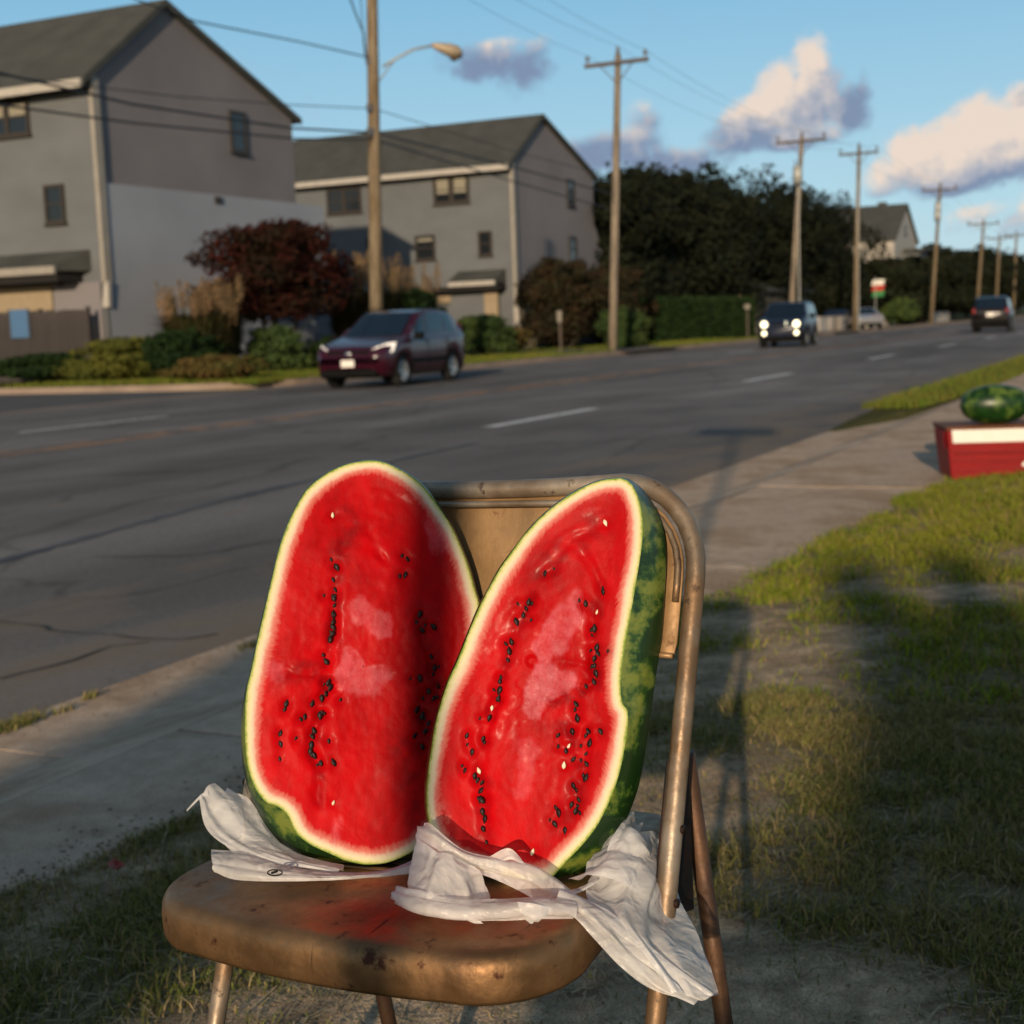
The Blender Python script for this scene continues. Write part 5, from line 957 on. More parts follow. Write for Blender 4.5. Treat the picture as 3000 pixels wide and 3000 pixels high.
# ------------------------------------------------------------------ fences and low walls
fe = empty('wooden_fence', (32.4, 28.9, 0)); tag(fe, 'grey board fence in front of the left house porch', 'fence')
bd = MB().box((0, 0, 0), (.025, .14, 2.16)); bme = None
for i in range(46):
    y = .0 + i * .158
    if bme is None: o = bd.build('board', M['fence'], fe); bme = o.data
    else: o = bpy.data.objects.new('board', bme); C.objects.link(o); o.parent = fe
    o.location = (random.uniform(0, .018), y, random.uniform(-.02, .02)); o.scale = (1, 1, random.uniform(.985, 1.01))
for y in (0, 1.8, 3.6, 5.4, 7.1): MB().box((.03, y, 0), (.13, y + .1, 2.24)).build('post', M['fence'], fe)
for z in (.4, 1.2, 2.0): MB().box((.026, 0, z), (.03 + .03, 7.15, z + .09)).build('rail', M['fence'], fe)
qa = onU(15, 585, 32.34); qb = onU(58, 637, 32.34)
bl = empty('notice_board', (32.34, float(qb[1]), float(qb[2]))); tag(bl, 'plain blue board fixed to the fence at the left edge', 'board')
wd_, ht_ = float(qa[1] - qb[1]), float(qa[2] - qb[2])
MB().box((0, 0, 0), (.03, wd_, ht_)).build('panel', M['blue'], bl, bevel=.008)
for y in (0, wd_ - .05): MB().box((-.012, y, -.02), (-.002, y + .05, ht_ + .02)).build('batten', M['fence'], bl)
for a, b, lab in ((94.5, 104, 'low white wall beside the driveway behind the oncoming car'), (110, 121, 'low white wall between fourth pole and white parked car'), (137, 150, 'low pale wall far down the road past the fifth pole')):
    w = empty('garden_wall', (a, 22.5, 0)); tag(w, lab, 'wall'); MB().box((0, 0, 0), (b - a, .2, 1.0)).build('wall', M['ext_white'], w); MB().box((-.05, -.04, 1.002), (b - a + .05, .24, 1.08)).build('coping', M['ext_white'], w)
    for x in np.arange(0, b - a, 3): MB().box((x, -.06, 0), (x + .3, -.002, 1.0)).build('pier', M['ext_white'], w)
gh = empty('house', (95.5, 27, 0)); tag(gh, 'low tan cottage mostly hidden by trees behind the oncoming car', 'house'); MB().box((0, 0, 0), (14, 8, 2.9)).build('wall', M['panel_cream'] if False else mat('cottage_wall', (.16, .13, .10), .8, var=.15), gh)
MB().prism([(-.4, -.5, 2.9), (14.4, -.5, 2.9), (14.4, 4, 4.6), (-.4, 4, 4.6)], (0, 0, .15)).build('roof', M['roof'], gh)
for x in (1.5, 4.5, 8, 11): w_ = window(gh, 'u', 0, x, x + 1.1, 1.0, 2.2, 1, 0)

# ------------------------------------------------------------------ trees and shrubs
def leaf_cloud(blobs, n, size, seed, squash=1.0, shell=.55):
    r = np.random.default_rng(seed); vol = np.array([b[3] * b[4] * b[5] for b in blobs]) ** .8; k = r.choice(len(blobs), n, p=vol / vol.sum()); B = np.array([b[:6] for b in blobs])[k]
    d = r.normal(size=(n, 3)); d /= np.linalg.norm(d, axis=1)[:, None]; rad = (shell + (1 - shell) * r.random(n) ** .5) * (1 + .12 * r.normal(size=n)); P = B[:, :3] + d * rad[:, None] * B[:, 3:6]
    nrm_ = d + r.normal(size=(n, 3)) * .6; nrm_ /= np.linalg.norm(nrm_, axis=1)[:, None]; a = np.cross(nrm_, r.normal(size=(n, 3))); a /= np.linalg.norm(a, axis=1)[:, None]; b = np.cross(nrm_, a)
    s = size * (.6 + .8 * r.random(n)); a *= s[:, None]; b *= (s * .55)[:, None]
    Vx = np.stack([P - a, P - a * .1 - b, P + a, P + a * .1 + b], 1).reshape(-1, 3); return Vx, np.arange(4 * n).reshape(n, 4)
def make_tree(name, label, cat, loc, W, H, base, m, seed, n=9000, size=.22, trunks=1, nb=14, group=None, depth=None, lean=0.0):
    r = random.Random(seed); root = empty(name, loc); tag(root, label, cat, group); depth = depth or W; bl = []
    ch = H - base
    for i in range(nb):
        t = r.random(); a = r.random() * 6.283; q = r.random() ** .5; prof_ = math.sqrt(max(.1, 1 - (2 * t - .85) ** 2 * .8)); x = math.cos(a) * q * W * .36 * prof_; y = math.sin(a) * q * depth * .36 * prof_
        s = r.uniform(.16, .27); bl.append((x + lean * t, y, base + ch * (.14 + .72 * t), W * s, depth * s, ch * s * .82))
    bl.append((0, 0, base + ch * .45, W * .33, depth * .33, ch * .35))
    # stray sprigs that break up the outline
    for i in range(nb * 2):
        a = r.random() * 6.283; e = r.uniform(-.4, 1.4); s = r.uniform(.035, .10); k_ = r.uniform(.40, .53); x = math.cos(a) * math.cos(e) * W * k_; y = math.sin(a) * math.cos(e) * depth * k_; bl.append((x, y, base + ch * (.5 + .98 * k_ * math.sin(e)), W * s, depth * s, ch * s))
    Vx, F = leaf_cloud(bl, n, size, seed); Vx[:, 2] = np.maximum(Vx[:, 2], .02); quads_np('crown', Vx, F, m, root, kind=None)
    mb = MB()
    for k in range(trunks):
        a = 6.283 * k / trunks + r.random(); sp = .12 * W * (trunks > 1); tr = (.018 * H + .05) / (1 + .35 * (trunks - 1)); top = (math.cos(a) * sp * 1.6 + lean * .4, math.sin(a) * sp * 1.6, base + ch * .5)
        mb.tube([(math.cos(a) * .1 * (trunks > 1), math.sin(a) * .1 * (trunks > 1), 0), (math.cos(a) * sp * .6, math.sin(a) * sp * .6, base * .6 + .1), top], [tr * 1.25, tr, tr * .45], 8)
        for j in range(3):
            b = r.random() * 6.283; mb.tube([(math.cos(a) * sp * .8, math.sin(a) * sp * .8, base * .8 + .1 + .2 * j), (math.cos(b) * W * .2, math.sin(b) * depth * .2, base + ch * .35), (math.cos(b) * W * .33, math.sin(b) * depth * .33, base + ch * .6)], [tr * .5, tr * .35, tr * .12], 6)
    mb.build('trunk', M['bark'], root, smooth=True); return root
make_tree('crape_myrtle', 'spreading tree with dark red leaves in front of the left house', 'tree', (36.6, 25.2, .1), 5.3, 4.4, 1.4, M['tree_red'], 11, 18000, .085, 4, 22, None, 4.9)
tr_ = [(73, 30, 11, 8.8, 21, 'dark tree nearest the second house, left end of the dark grove'), (82, 30.5, 12, 10.0, 22, 'tall dark tree behind the clipped hedge, second in the grove'), (92, 31, 12, 11.0, 23, 'broad dark tree directly left of the third utility pole'),
       (103, 31, 14, 12.2, 24, 'highest dark tree behind the third utility pole'), (118, 30, 13, 11.6, 25, 'dark tree at the right end of the grove, by the fourth pole'), (130, 31, 13, 10.2, 26, 'dark tree half hidden behind the fourth utility pole')]
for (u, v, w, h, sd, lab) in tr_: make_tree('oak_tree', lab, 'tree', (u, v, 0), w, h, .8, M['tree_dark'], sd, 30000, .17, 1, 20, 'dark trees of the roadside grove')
tr2 = [(131, 24.5, 9, 5.8, 'dark shrubby tree under the pale gabled house'), (140, 24, 10, 6.4, 'dark tree just left of the fifth utility pole'), (152, 24.5, 11, 7.4, 'dark tree directly right of the fifth utility pole'), (165, 25, 11, 7.6, 'rounded dark tree between the fifth and sixth poles'),
       (181, 25, 12, 8.2, 'dark tree behind the sixth utility pole'), (200, 25, 13, 8.4, 'dark tree between the sixth and seventh poles'), (222, 25, 14, 8.6, 'distant dark tree beyond the eighth pole'), (250, 25, 16, 8.8, 'farthest dark tree at the right edge of the photo')]
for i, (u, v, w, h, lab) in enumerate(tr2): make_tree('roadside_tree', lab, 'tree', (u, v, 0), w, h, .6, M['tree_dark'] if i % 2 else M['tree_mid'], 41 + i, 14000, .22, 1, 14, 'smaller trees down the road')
sh_ = [('tall_bush', 'reddish brown bush tree left of the second utility pole', (58.0, 25.0, .1), 5.4, 3.8, .25, 'bush_red', 14000, .11, 4.6), ('tall_bush', 'rust tinged bush just right of the second utility pole', (64.5, 25.3, .1), 4.6, 3.9, .2, 'bush_red', 9000, .12, 4),
       ('round_shrub', 'round green shrub at the foot of the second utility pole', (57.0, 22.0, .1), 2.6, 1.75, .02, 'shrub_green', 7000, .07, 2.3), ('low_shrub', 'long yellow green shrub mound at the corner of the side street', (30.6, 25.9, .1), 3.4, 1.15, .02, 'shrub_yellow', 16000, .06, 3.8),
       ('low_shrub', 'low reddish yellow ground shrub by the kerb left of the maroon car', (28.9, 21.9, .1), 2.6, .66, .02, 'shrub_red', 12000, .05, 2.6), ('low_shrub', 'dark green shrub under the left end of the fence', (31.0, 29.3, .1), 2.4, .8, .02, 'hedge', 10000, .07, 3.0),
       ('round_shrub', 'green shrub under the red leaved tree', (34.3, 23.9, .1), 2.4, 1.4, .02, 'shrub_green', 8000, .07, 2.2), ('round_shrub', 'small dark rounded shrub behind the front of the maroon car', (35.6, 22.9, .1), 1.2, .95, .02, 'hedge', 4000, .06, 1.2),
       ('round_shrub', 'green shrub behind the rear of the maroon car', (48.4, 24.2, .1), 3.6, 1.5, .02, 'shrub_green', 10000, .08, 2.6), ('round_shrub', 'tall dark shrub behind the maroon car and the lamp pole', (44.3, 25.0, .1), 3.2, 2.5, .05, 'hedge', 9000, .09, 2.6),
       ('low_shrub', 'dark shrub between the yellow green mound and the tan pampas grass', (30.9, 24.4, .1), 2.2, 1.35, .02, 'hedge', 9000, .07, 2.2), ('low_shrub', 'small rust coloured shrub near the driveway beside the second pole', (51.8, 24.6, .1), 2.0, 1.0, .02, 'shrub_red', 3000, .08, 2),
       ('low_shrub', 'flowering shrub by the foot of the fifth utility pole', (118.5, 21.6, .1), 5.5, 2.2, .02, 'shrub_green', 4000, .16, 3), ('low_shrub', 'dark shrub right of the fifth utility pole', (128, 22, .1), 6, 2.6, .02, 'tree_mid', 4000, .2, 3)]
for i, (nm, lab, loc, w, h, b, m, n, s, dp) in enumerate(sh_): make_tree(nm, lab, 'shrub', loc, w, h, b, M[m], 100 + i, n, s, 3, 12, None, dp)
hd = empty('hedge', (66.5, 23.6, .1)); tag(hd, 'long clipped dark green hedge along the front yard behind the oncoming car', 'hedge')
r = np.random.default_rng(3); n = 20000; P = np.stack([r.random(n) * 16.5, r.random(n) * 2.4, r.random(n) * 2.15], 1); fc = r.integers(0, 3, n); P[fc == 0, 1] = .05 * r.normal(size=(fc == 0).sum()); P[fc == 1, 2] = 2.12 + .07 * r.normal(size=(fc == 1).sum()); P[fc == 2, 0] = np.where(P[fc == 2, 0] < 8, 0, 16.5) + .06 * r.normal(size=(fc == 2).sum())
a = r.normal(size=(n, 3)); a /= np.linalg.norm(a, axis=1)[:, None]; b = np.cross(a, r.normal(size=(n, 3))); b /= np.linalg.norm(b, axis=1)[:, None]; a *= .12; b *= .07
quads_np('foliage', np.stack([P - a, P - b, P + a, P + b], 1).reshape(-1, 3), np.arange(4 * n).reshape(n, 4), M['hedge'], hd)
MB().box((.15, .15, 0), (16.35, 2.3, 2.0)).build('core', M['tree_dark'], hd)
def pampas(label, loc, w, h, nl, npl, seed):
    root = empty('pampas_grass', loc); tag(root, label, 'ornamental grass', 'pampas grass clumps'); r = np.random.default_rng(seed); a = r.random(nl) * 6.283; rad = r.random(nl) ** .6 * w * .28; Lr = (.35 + .65 * r.random(nl)) * w * .35
    base = np.stack([np.cos(a) * rad, np.sin(a) * rad, a * 0], 1); out = np.stack([np.cos(a), np.sin(a), a * 0], 1); hh = h * .68 * (.6 + .5 * r.random(nl)); sd = np.stack([-np.sin(a), np.cos(a), a * 0], 1) * .022
    p1 = base + out * Lr[:, None] * .35 + np.stack([a * 0, a * 0, hh * .8], 1); p2 = base + out * Lr[:, None] + np.stack([a * 0, a * 0, hh * .85], 1)
    V = np.stack([base - sd, base + sd, p1 + sd, p1 - sd, p2], 1).reshape(-1, 3); q = np.arange(nl)[:, None] * 5; quads_np('leaves', V, np.concatenate([q + [0, 1, 2], q + [0, 2, 3], q + [3, 2, 4]], 0), M['pampas_leaf'], root, kind=None)
    mb = MB(); Vs = []; 
    for i in range(npl):
        an = r.random() * 6.283; q = r.random() ** .6 * w * .36; b0 = Vector((math.cos(an) * q * .5, math.sin(an) * q * .5, 0)); tp = Vector((math.cos(an) * q * 1.15, math.sin(an) * q * 1.15, h * (.72 + .28 * r.random()))); mb.tube([b0, tp * .6 + b0 * .4, tp], .012, 4)
        m_ = 130; t = r.random(m_); c = np.array(b0)[None] * 0 + np.array(tp)[None] - np.array([[0, 0, 1]]) * (t * h * .26)[:, None]; wd = .075 * np.sin(np.pi * np.clip(t, .05, 1) ** .7) + .01; c = c + r.normal(size=(m_, 3)) * wd[:, None] * [.8, .8, .3]; Vs.append(c)
    mb.build('stems', M['pampas_leaf'], root); P = np.concatenate(Vs); n = len(P); a = r.normal(size=(n, 3)) * [.4, .4, 1]; a = a / np.linalg.norm(a, axis=1)[:, None] * .06; b = np.cross(a, r.normal(size=(n, 3))); b = b / np.linalg.norm(b, axis=1)[:, None] * .010
    quads_np('plumes', np.stack([P - a, P - b, P + a, P + b], 1).reshape(-1, 3), np.arange(4 * n).reshape(n, 4), M['pampas_plume'], root)
pampas('tan pampas grass clump at the left of the red leaved tree', (32.6, 25.0, .1), 3.0, 2.85, 5200, 44, 5)
pampas('taller tan pampas grass clump behind the lamp pole', (43.0, 25.9, .1), 3.6, 4.0, 4200, 54, 6)
pampas('pale pampas grass tuft right of the lamp pole in front of the second house', (46.6, 26.2, .1), 2.8, 3.7, 2600, 34, 8)

# ------------------------------------------------------------------ utility poles
def tip(x, y, v): return Vector(onV(x, y, v))
def utility_pole(label, base, top, r0=.17, arm=None, extras=(), m='pole', group='utility poles along the far kerb'):
    root = empty('utility_pole', base); tag(root, label, 'utility pole', group); B_ = Vector(base); T = Vector(top) - B_
    MB().tube([(0, 0, 0), T * .35, T * .7, T], [r0, r0 * .9, r0 * .8, r0 * .7], 14).build('shaft', M[m], root, smooth=True)
    if arm:
        z, half = arm; c = T * (z / T.z); MB().box((c.x - .22, c.y - half, c.z - .07), (c.x - .10, c.y + half, c.z + .07)).build('crossarm', M['crossarm'], root, bevel=.01)
        for s in (-1, 1): MB().tube([(c.x - .16, c.y + s * half * .5, c.z - .06), (c.x - .12, c.y, c.z - .75)], .022, 6).build('brace', M['crossarm'], root)
        for y in (-half + .12, half - .12):
            MB().tube([(c.x - .16, c.y + y, c.z + .07), (c.x - .16, c.y + y, c.z + .16), (c.x - .16, c.y + y, c.z + .2), (c.x - .16, c.y + y, c.z + .36)], [.03, .03, .09, .06], 8).build('insulator', M['insulator'], root)
        MB().tube([T * .995, T * .995 + Vector((0, 0, .12)), T * .995 + Vector((0, 0, .34))], [.03, .09, .05], 8).build('insulator', M['insulator'], root)
    for (kind, z) in extras:
        c = T * (z / T.z)
        if kind == 'transformer':
            MB().tube([c + Vector((-.42, 0, -.5)), c + Vector((-.42, 0, -.48)), c + Vector((-.42, 0, .4)), c + Vector((-.42, 0, .46))], [.2, .25, .25, .14], 14).build('transformer', M['steel'], root, smooth=True)
            MB().box((c.x - .25, c.y - .05, c.z - .2), (c.x, c.y + .05, c.z + .1)).build('bracket', M['crossarm'], root)
            for y in (-.12, .12): MB().tube([c + Vector((-.42, y, .42)), c + Vector((-.42, y, .75))], .035, 6).build('bushing', M['insulator'], root)
        if kind == 'riser': MB().tube([c + Vector((-.19, 0, 0)), c + Vector((-.18, 0, -z + .1))], .035, 8).build('conduit', M['steel'], root)
        if kind == 'box': MB().box((c.x - .42, c.y - .16, c.z - .3), (c.x - .16, c.y + .16, c.z + .3)).build('junction_box', M['steel'], root, bevel=.02)
    return root
VT = 19.35
p1t = tip(702, 0, 19.9); p1b = Vector((34.04, 20.3, 0)); p1top = p1b + (p1t - p1b) * 1.22
pole1 = utility_pole('nearest wooden utility pole carrying the street lamp, behind the maroon car', p1b, p1top, .195, None)
# lamp arm and head
c = tip(712, 130, 20.05) - p1b; L_ = [tip(722, 126, 19.7), tip(745, 112, 19.4), tip(780, 93, 19.0), tip(815, 86, 18.6)]
MB().tube([q - p1b for q in L_], .035, 8).build('lamp_arm', M['steel'], pole1, smooth=True)
MB().tube([tip(716, 152, 19.9) - p1b, tip(745, 112, 19.4) - p1b], .02, 6).build('arm_brace', M['steel'], pole1)
ha = tip(815, 85, 18.6) - p1b; hb = tip(872, 101, 18.0) - p1b; d = hb - ha
hd_ = MB().tube([ha, ha + d * .1, ha + d * .3, ha + d * .55, ha + d * .85, ha + d], [.05, .085, .125, .17, .165, .05], 14); lh = hd_.build('lamp_head', mat('lamp_shell', (.34, .27, .19), .5, metal=.2), pole1, smooth=True)
MB().tube([ha + d * .55 + Vector((0, 0, -.03)), ha + d * .75 + Vector((0, 0, -.12)), ha + d * .97 + Vector((0, 0, -.03))], [.12, .16, .08], 12).build('lamp_lens', M['lamp_glass'], lh, smooth=True)
for y in (118, 205, 250): q = tip(705, y, 20.0) - p1b; MB().box((q.x - .28, q.y - .06, q.z - .1), (q.x - .1, q.y + .06, q.z + .1)).build('cable_clamp', M['insulator'], pole1)
pdat = [((50.44, 19.8), (1166, 103), .165, 'pole_grey', (10.62, 1.25), (), 'second utility pole, tall and full length, right of the second house'),
        ((76.57, 19.8), (1513, 258), .17, 'pole_grey', (10.55, 1.35), [('transformer', 8.6), ('riser', 8.0)], 'third utility pole, leaning, directly behind the oncoming headlit car'),
        ((92.88, 19.8), (1621, 278), .16, 'pole', (11.2, 1.25), [('riser', 9.5)], 'fourth utility pole, in front of the pale gabled roof'),
        ((122.2, 19.8), (1774, 350), .17, 'pole', (10.9, 1.4), [('transformer', 9.5), ('transformer', 8.9)], 'fifth utility pole with transformers, right of the white walls'),
        ((149.0, 19.8), (1856, 418), .17, 'pole', (9.6, 1.5), (), 'sixth utility pole, thin and far, before the dark pickup'),
        ((164.4, 19.8), (1886, 445), .16, 'pole', (9.0, 1.4), (), 'seventh utility pole, above the dark pickup'),
        ((180.8, 19.8), (1918, 440), .16, 'pole', (9.9, 1.4), (), 'eighth utility pole, closest to the right edge of the photo')]
tops = [p1top]
for (b, t, r0, m, arm, ex, lab) in pdat:
    pb = Vector((b[0], b[1], 0)); T = Vector(onU(t[0], t[1], b[0] + .35))
    utility_pole(lab, pb, T, r0, (min(arm[0], T.z - .25), arm[1]), ex, m); tops.append(T)
def wire(label, pts, r_=.012, sag=.0, n=14, m='wire', group='overhead wires along the road'):
    mb = MB()
    L = []
    for a, b in zip(pts[:-1], pts[1:]):
        a, b = Vector(a), Vector(b); s = sag * (b - a).length / 26
        for i in range(n): t = i / n; L.append(a.lerp(b, t) - Vector((0, 0, 4 * s * t * (1 - t))))
    L.append(Vector(pts[-1])); mb.tube(L, r_, 5, cap=False); o = mb.build('overhead_wire', M[m], smooth=True); tag(o, label, 'wire', group); return o
def ext(p, q, k): p, q = Vector(p), Vector(q); return q + (p - q) * k
a = tip(0, 138, 20.1); b = tip(705, 250, 20.0); c = tip(1160, 367, 19.7)
wire('thick upper cable running from the left edge past both houses to the second pole', [a + (a - tip(120, 172, 20.1)) * 3, a, tip(250, 197, 20.05), tip(550, 242, 20.0), b, tip(960, 313, 19.85), c], .028)
a = tip(0, 198, 20.1); b = tip(705, 263, 20.0); c = tip(1160, 397, 19.7)
wire('thick lower cable crossing the left house under the upper cable', [a + (a - tip(120, 212, 20.1)) * 3, a, tip(250, 232, 20.05), tip(560, 262, 20.0), b, tip(960, 340, 19.85), c], .024)
wire('thin wire just above the thick cables, crossing the left gable', [tip(-300, 120, 20.1), tip(0, 142, 20.1), tip(330, 182, 20.1), tip(550, 198, 20.0), tip(705, 205, 20.0), tip(960, 283, 19.85), tip(1160, 335, 19.7)], .013)
wire('wire falling from the left roof peak to the lamp pole', [tip(100, -60, 20.1), tip(367, 40, 20.1), tip(560, 78, 20.05), tip(694, 108, 20.0)], .02)
wire('pair of service wires dropping from the top left to the lamp pole', [tip(640, -60, 20.4), tip(672, 28, 20.4), tip(686, 62, 20.3), tip(692, 122, 20.1)], .024)
wire('hanging service loop beside the steep wires at the lamp pole', [tip(678, -40, 20.4), tip(684, 50, 20.3), tip(688, 100, 20.2), tip(700, 140, 20.1)], .014)
for i, dy in enumerate((-1.1, 0, 1.1)):
    P_ = [Vector((18, 19.5 + dy, 12.6)) if True else None, Vector((tops[0].x, tops[0].y + dy, 12.2))] + [Vector((t.x, t.y + dy, t.z + (.3 if dy == 0 else 0.02))) for t in tops[1:]]
    wire(['street side power line strung between the crossarm tips', 'middle power line strung over the pole tops', 'house side power line strung between the crossarm tips'][i], P_, .006, .45)

# ------------------------------------------------------------------ vehicles
def vehicle(name, label, cat, loc, ang, prof_, L, W, paint, wb, wheel_r, group=None, front=None, rear=None, glass_top=.92):
    """prof_: list of stations (x, z_bottom, z_belt, z_top, half width) from nose (+L/2) to tail; nose points to +x local"""
    root = empty(name, loc, ang); tag(root, label, cat, group)
    fx = wb / 2; rows = []; xs = np.linspace(L / 2, -L / 2, 61); P = np.array(prof_); o = np.argsort(P[:, 0]); P = P[o]
    g = lambda x, k: float(np.interp(x, P[:, 0], P[:, k]))
    def sect(x):
        zb, zl, zt, hw = g(x, 1), g(x, 2), g(x, 3), g(x, 4); cab = zt - zl; wheel = max(0, 1 - min(abs(x - fx), abs(x + fx)) / (wheel_r * 1.18)); arch = math.sqrt(max(0, 1 - (1 - wheel) ** 2)) if wheel > 0 else 0
        zs = max(zb, arch * wheel_r * 2.02) if wheel > 0 else zb
        th = .80 if cab > .25 else .93
        s = [(hw * .80, zb + .02 if not wheel else zs), (hw * .96, zs), (hw * 1.0, max(zs + .06, zb + .25)), (hw, zl - .14), (hw * .985, zl - .03), (hw * .955, zl)]
        top = [(hw * (.955 - (.955 - th) * t), zl + cab * t) for t in (.05, .35, .7, .9)] + [(hw * (th - .07), zl + cab * .985), (hw * (th - .22), zt), (0, zt + .012)]
        return s + top
    for x in xs:
        h = sect(x); rows.append([(x, -y, z) for y, z in h] + [(x, y, z) for y, z in h[::-1][1:]])
    mb = MB(); mb.grid(rows); nn_ = len(rows[0]); mb.f.append(tuple(range(nn_))[::-1]); mb.f.append(tuple((len(rows) - 1) * nn_ + i for i in range(nn_)))
    body = mb.build('body', M[paint], root, smooth=True)
    um = MB().box((-L * .46, -W * .40, .22), (L * .46, W * .40, .62)); um.build('underbody', M['car_black'], root)
    for sx in (1, -1):
        for sy in (1, -1):
            y = sy * (W / 2 - .115); t = MB()
            G = []
            for (rr0, yy) in ((wheel_r * .60, -.085), (wheel_r * .93, -.105), (wheel_r, -.07), (wheel_r, .07), (wheel_r * .93, .105), (wheel_r * .60, .085)): G.append([(rr0 * math.cos(q), yy, rr0 * math.sin(q)) for q in np.linspace(0, 2 * math.pi, 29)[:-1]])
            t.grid(G, close_u=True); w = t.build('tyre', M['tyre'], root, smooth=True, loc=(sx * fx, y, wheel_r)); rm = MB()
            out = sy * .075; rm.tube([(0, out * .3, 0), (0, out * .55, 0)], wheel_r * .62, 24); 
            for k in range(5): q = 2 * math.pi * k / 5; dq = .22; rm.prism([(wheel_r * .1 * math.cos(q - 1), out * .8, wheel_r * .1 * math.sin(q - 1)), (wheel_r * .62 * math.cos(q - dq), out * 1.05, wheel_r * .62 * math.sin(q - dq)), (wheel_r * .62 * math.cos(q + dq), out * 1.05, wheel_r * .62 * math.sin(q + dq)), (wheel_r * .1 * math.cos(q + 1), out * .8, wheel_r * .1 * math.sin(q + 1))], (0, out * .25, 0))
            rm.tube([(wheel_r * .6 * math.cos(q), out * 1.05, wheel_r * .6 * math.sin(q)) for q in np.linspace(0, 2 * math.pi, 25)], .018, 6, cap=False)
            rm.build('rim', M['rim'], w)
            # dark wheel arch
            ar = MB(); G = []
            for (rr0, yy) in ((wheel_r * 1.16, .0), (wheel_r * 1.04, .006)): G.append([(rr0 * math.cos(q), sy * (g(sx * fx, 4) + .004 + yy), wheel_r + rr0 * math.sin(q)) for q in np.linspace(-.25, math.pi + .25, 22)])
            ar.v = []; ar.f = []; ar.grid([[(p[0] + sx * fx, p[1], p[2]) for p in r_] for r_ in G]); a2 = ar.build('wheel_arch', M['car_black'], root); s_ = a2.modifiers.new('s', 'SOLIDIFY'); s_.thickness = .03
    # glazing follows the cabin surface, a few millimetres proud
    def side_pt(x, t, sy, proud=.006): hw = g(x, 4); cab = g(x, 3) - g(x, 2); th = .80; return (x, sy * (hw * (.955 - (.955 - th) * t) + proud), g(x, 2) + cab * t)
    return root, g, side_pt, body
def glass_side(root, sp, x0a, x0b, x1a, x1b, t0, t1, name='side_window', proud=.006, n=6):
    for sy in (1, -1):
        G = []
        for i in range(n + 1):
            f = i / n; G.append([sp(x0a + (x1a - x0a) * f, t0, sy, proud), sp(((x0a + x0b) / 2) * (1 - f) + ((x1a + x1b) / 2) * f, (t0 + t1) / 2, sy, proud + .004), sp(x0b + (x1b - x0b) * f, t1, sy, proud)])
        MB().grid(G).build(name, M['car_glass'], root, smooth=True)
def screen(root, g, xa, xb, wa, wb_, za, zb, bulge, name, m='car_glass'):
    G = []
    for i in range(5):
        f = i / 4; x = xa + (xb - xa) * f; z = za + (zb - za) * f; w = wa + (wb_ - wa) * f; s = 1 if name == 'windscreen' else -1
        G.append([(x + s * (bulge * (1 - (q / 5) ** 2) + .012), w * q / 5, z + .012) for q in range(-5, 6)])
    MB().grid(G).build(name, M[m], root, smooth=True)
def blk(root, name, m, x0, x1, y0, y1, z0, z1, bev=.02, mirror=True):
    for s in ((1, -1) if mirror else (1,)):
        ya, yb = sorted((y0 * s, y1 * s)); MB().box((min(x0, x1), ya, z0), (max(x0, x1), yb, z1)).build(name, M[m] if isinstance(m, str) else m, root, bevel=bev)
def ell(root, name, m, c, r, mirror=True):
    for s in ((1, -1) if mirror else (1,)):
        mb = MB(); G = [[(c[0] + r[0] * math.cos(a) * math.sin(t), s * c[1] + r[1] * math.sin(a) * math.sin(t), c[2] + r[2] * math.cos(t)) for a in np.linspace(0, 2 * math.pi, 17)[:-1]] for t in np.linspace(.01, math.pi - .01, 11)]
        mb.grid(G, close_u=True).build(name, M[m], root, smooth=True)
# the maroon crossover: nose at +x, placed facing the camera
prof1 = [(2.20, .42, .66, .68, .62), (2.15, .34, .74, .76, .74), (2.0, .26, .86, .88, .84), (1.6, .24, .95, .98, .895), (1.15, .24, 1.02, 1.06, .905), (.95, .24, 1.03, 1.10, .905), (.45, .24, 1.04, 1.40, .905), (.1, .24, 1.05, 1.60, .905), (-.3, .24, 1.06, 1.66, .905), (-.9, .24, 1.07, 1.67, .905), (-1.5, .24, 1.09, 1.61, .90), (-1.85, .26, 1.10, 1.45, .885), (-2.08, .32, 1.10, 1.16, .85), (-2.18, .42, .98, 1.0, .78)]
v1, g1, s1, bd1 = vehicle('parked_car', 'maroon compact crossover facing left on the far side of the road', 'car', (28.35, 16.45, 0), D2R(183.5), prof1, 4.4, 1.81, 'paint_maroon', 2.6, .345)
glass_side(v1, s1, .78, .30, .02, .02, .10, .84); glass_side(v1, s1, -.06, -.06, -.95, -.95, .10, .86); glass_side(v1, s1, -1.03, -1.03, -1.62, -1.36, .12, .82, 'quarter_window')
screen(v1, g1, .98, .16, .70, .60, 1.10, 1.585, .05, 'windscreen'); screen(v1, g1, -2.02, -1.72, .64, .58, 1.16, 1.52, .03, 'rear_window')
hl = emis('headlamp_sun_glare', (.85, .80, .74), .35)  # faint glow stands in for the sun reflecting off the lamp lens
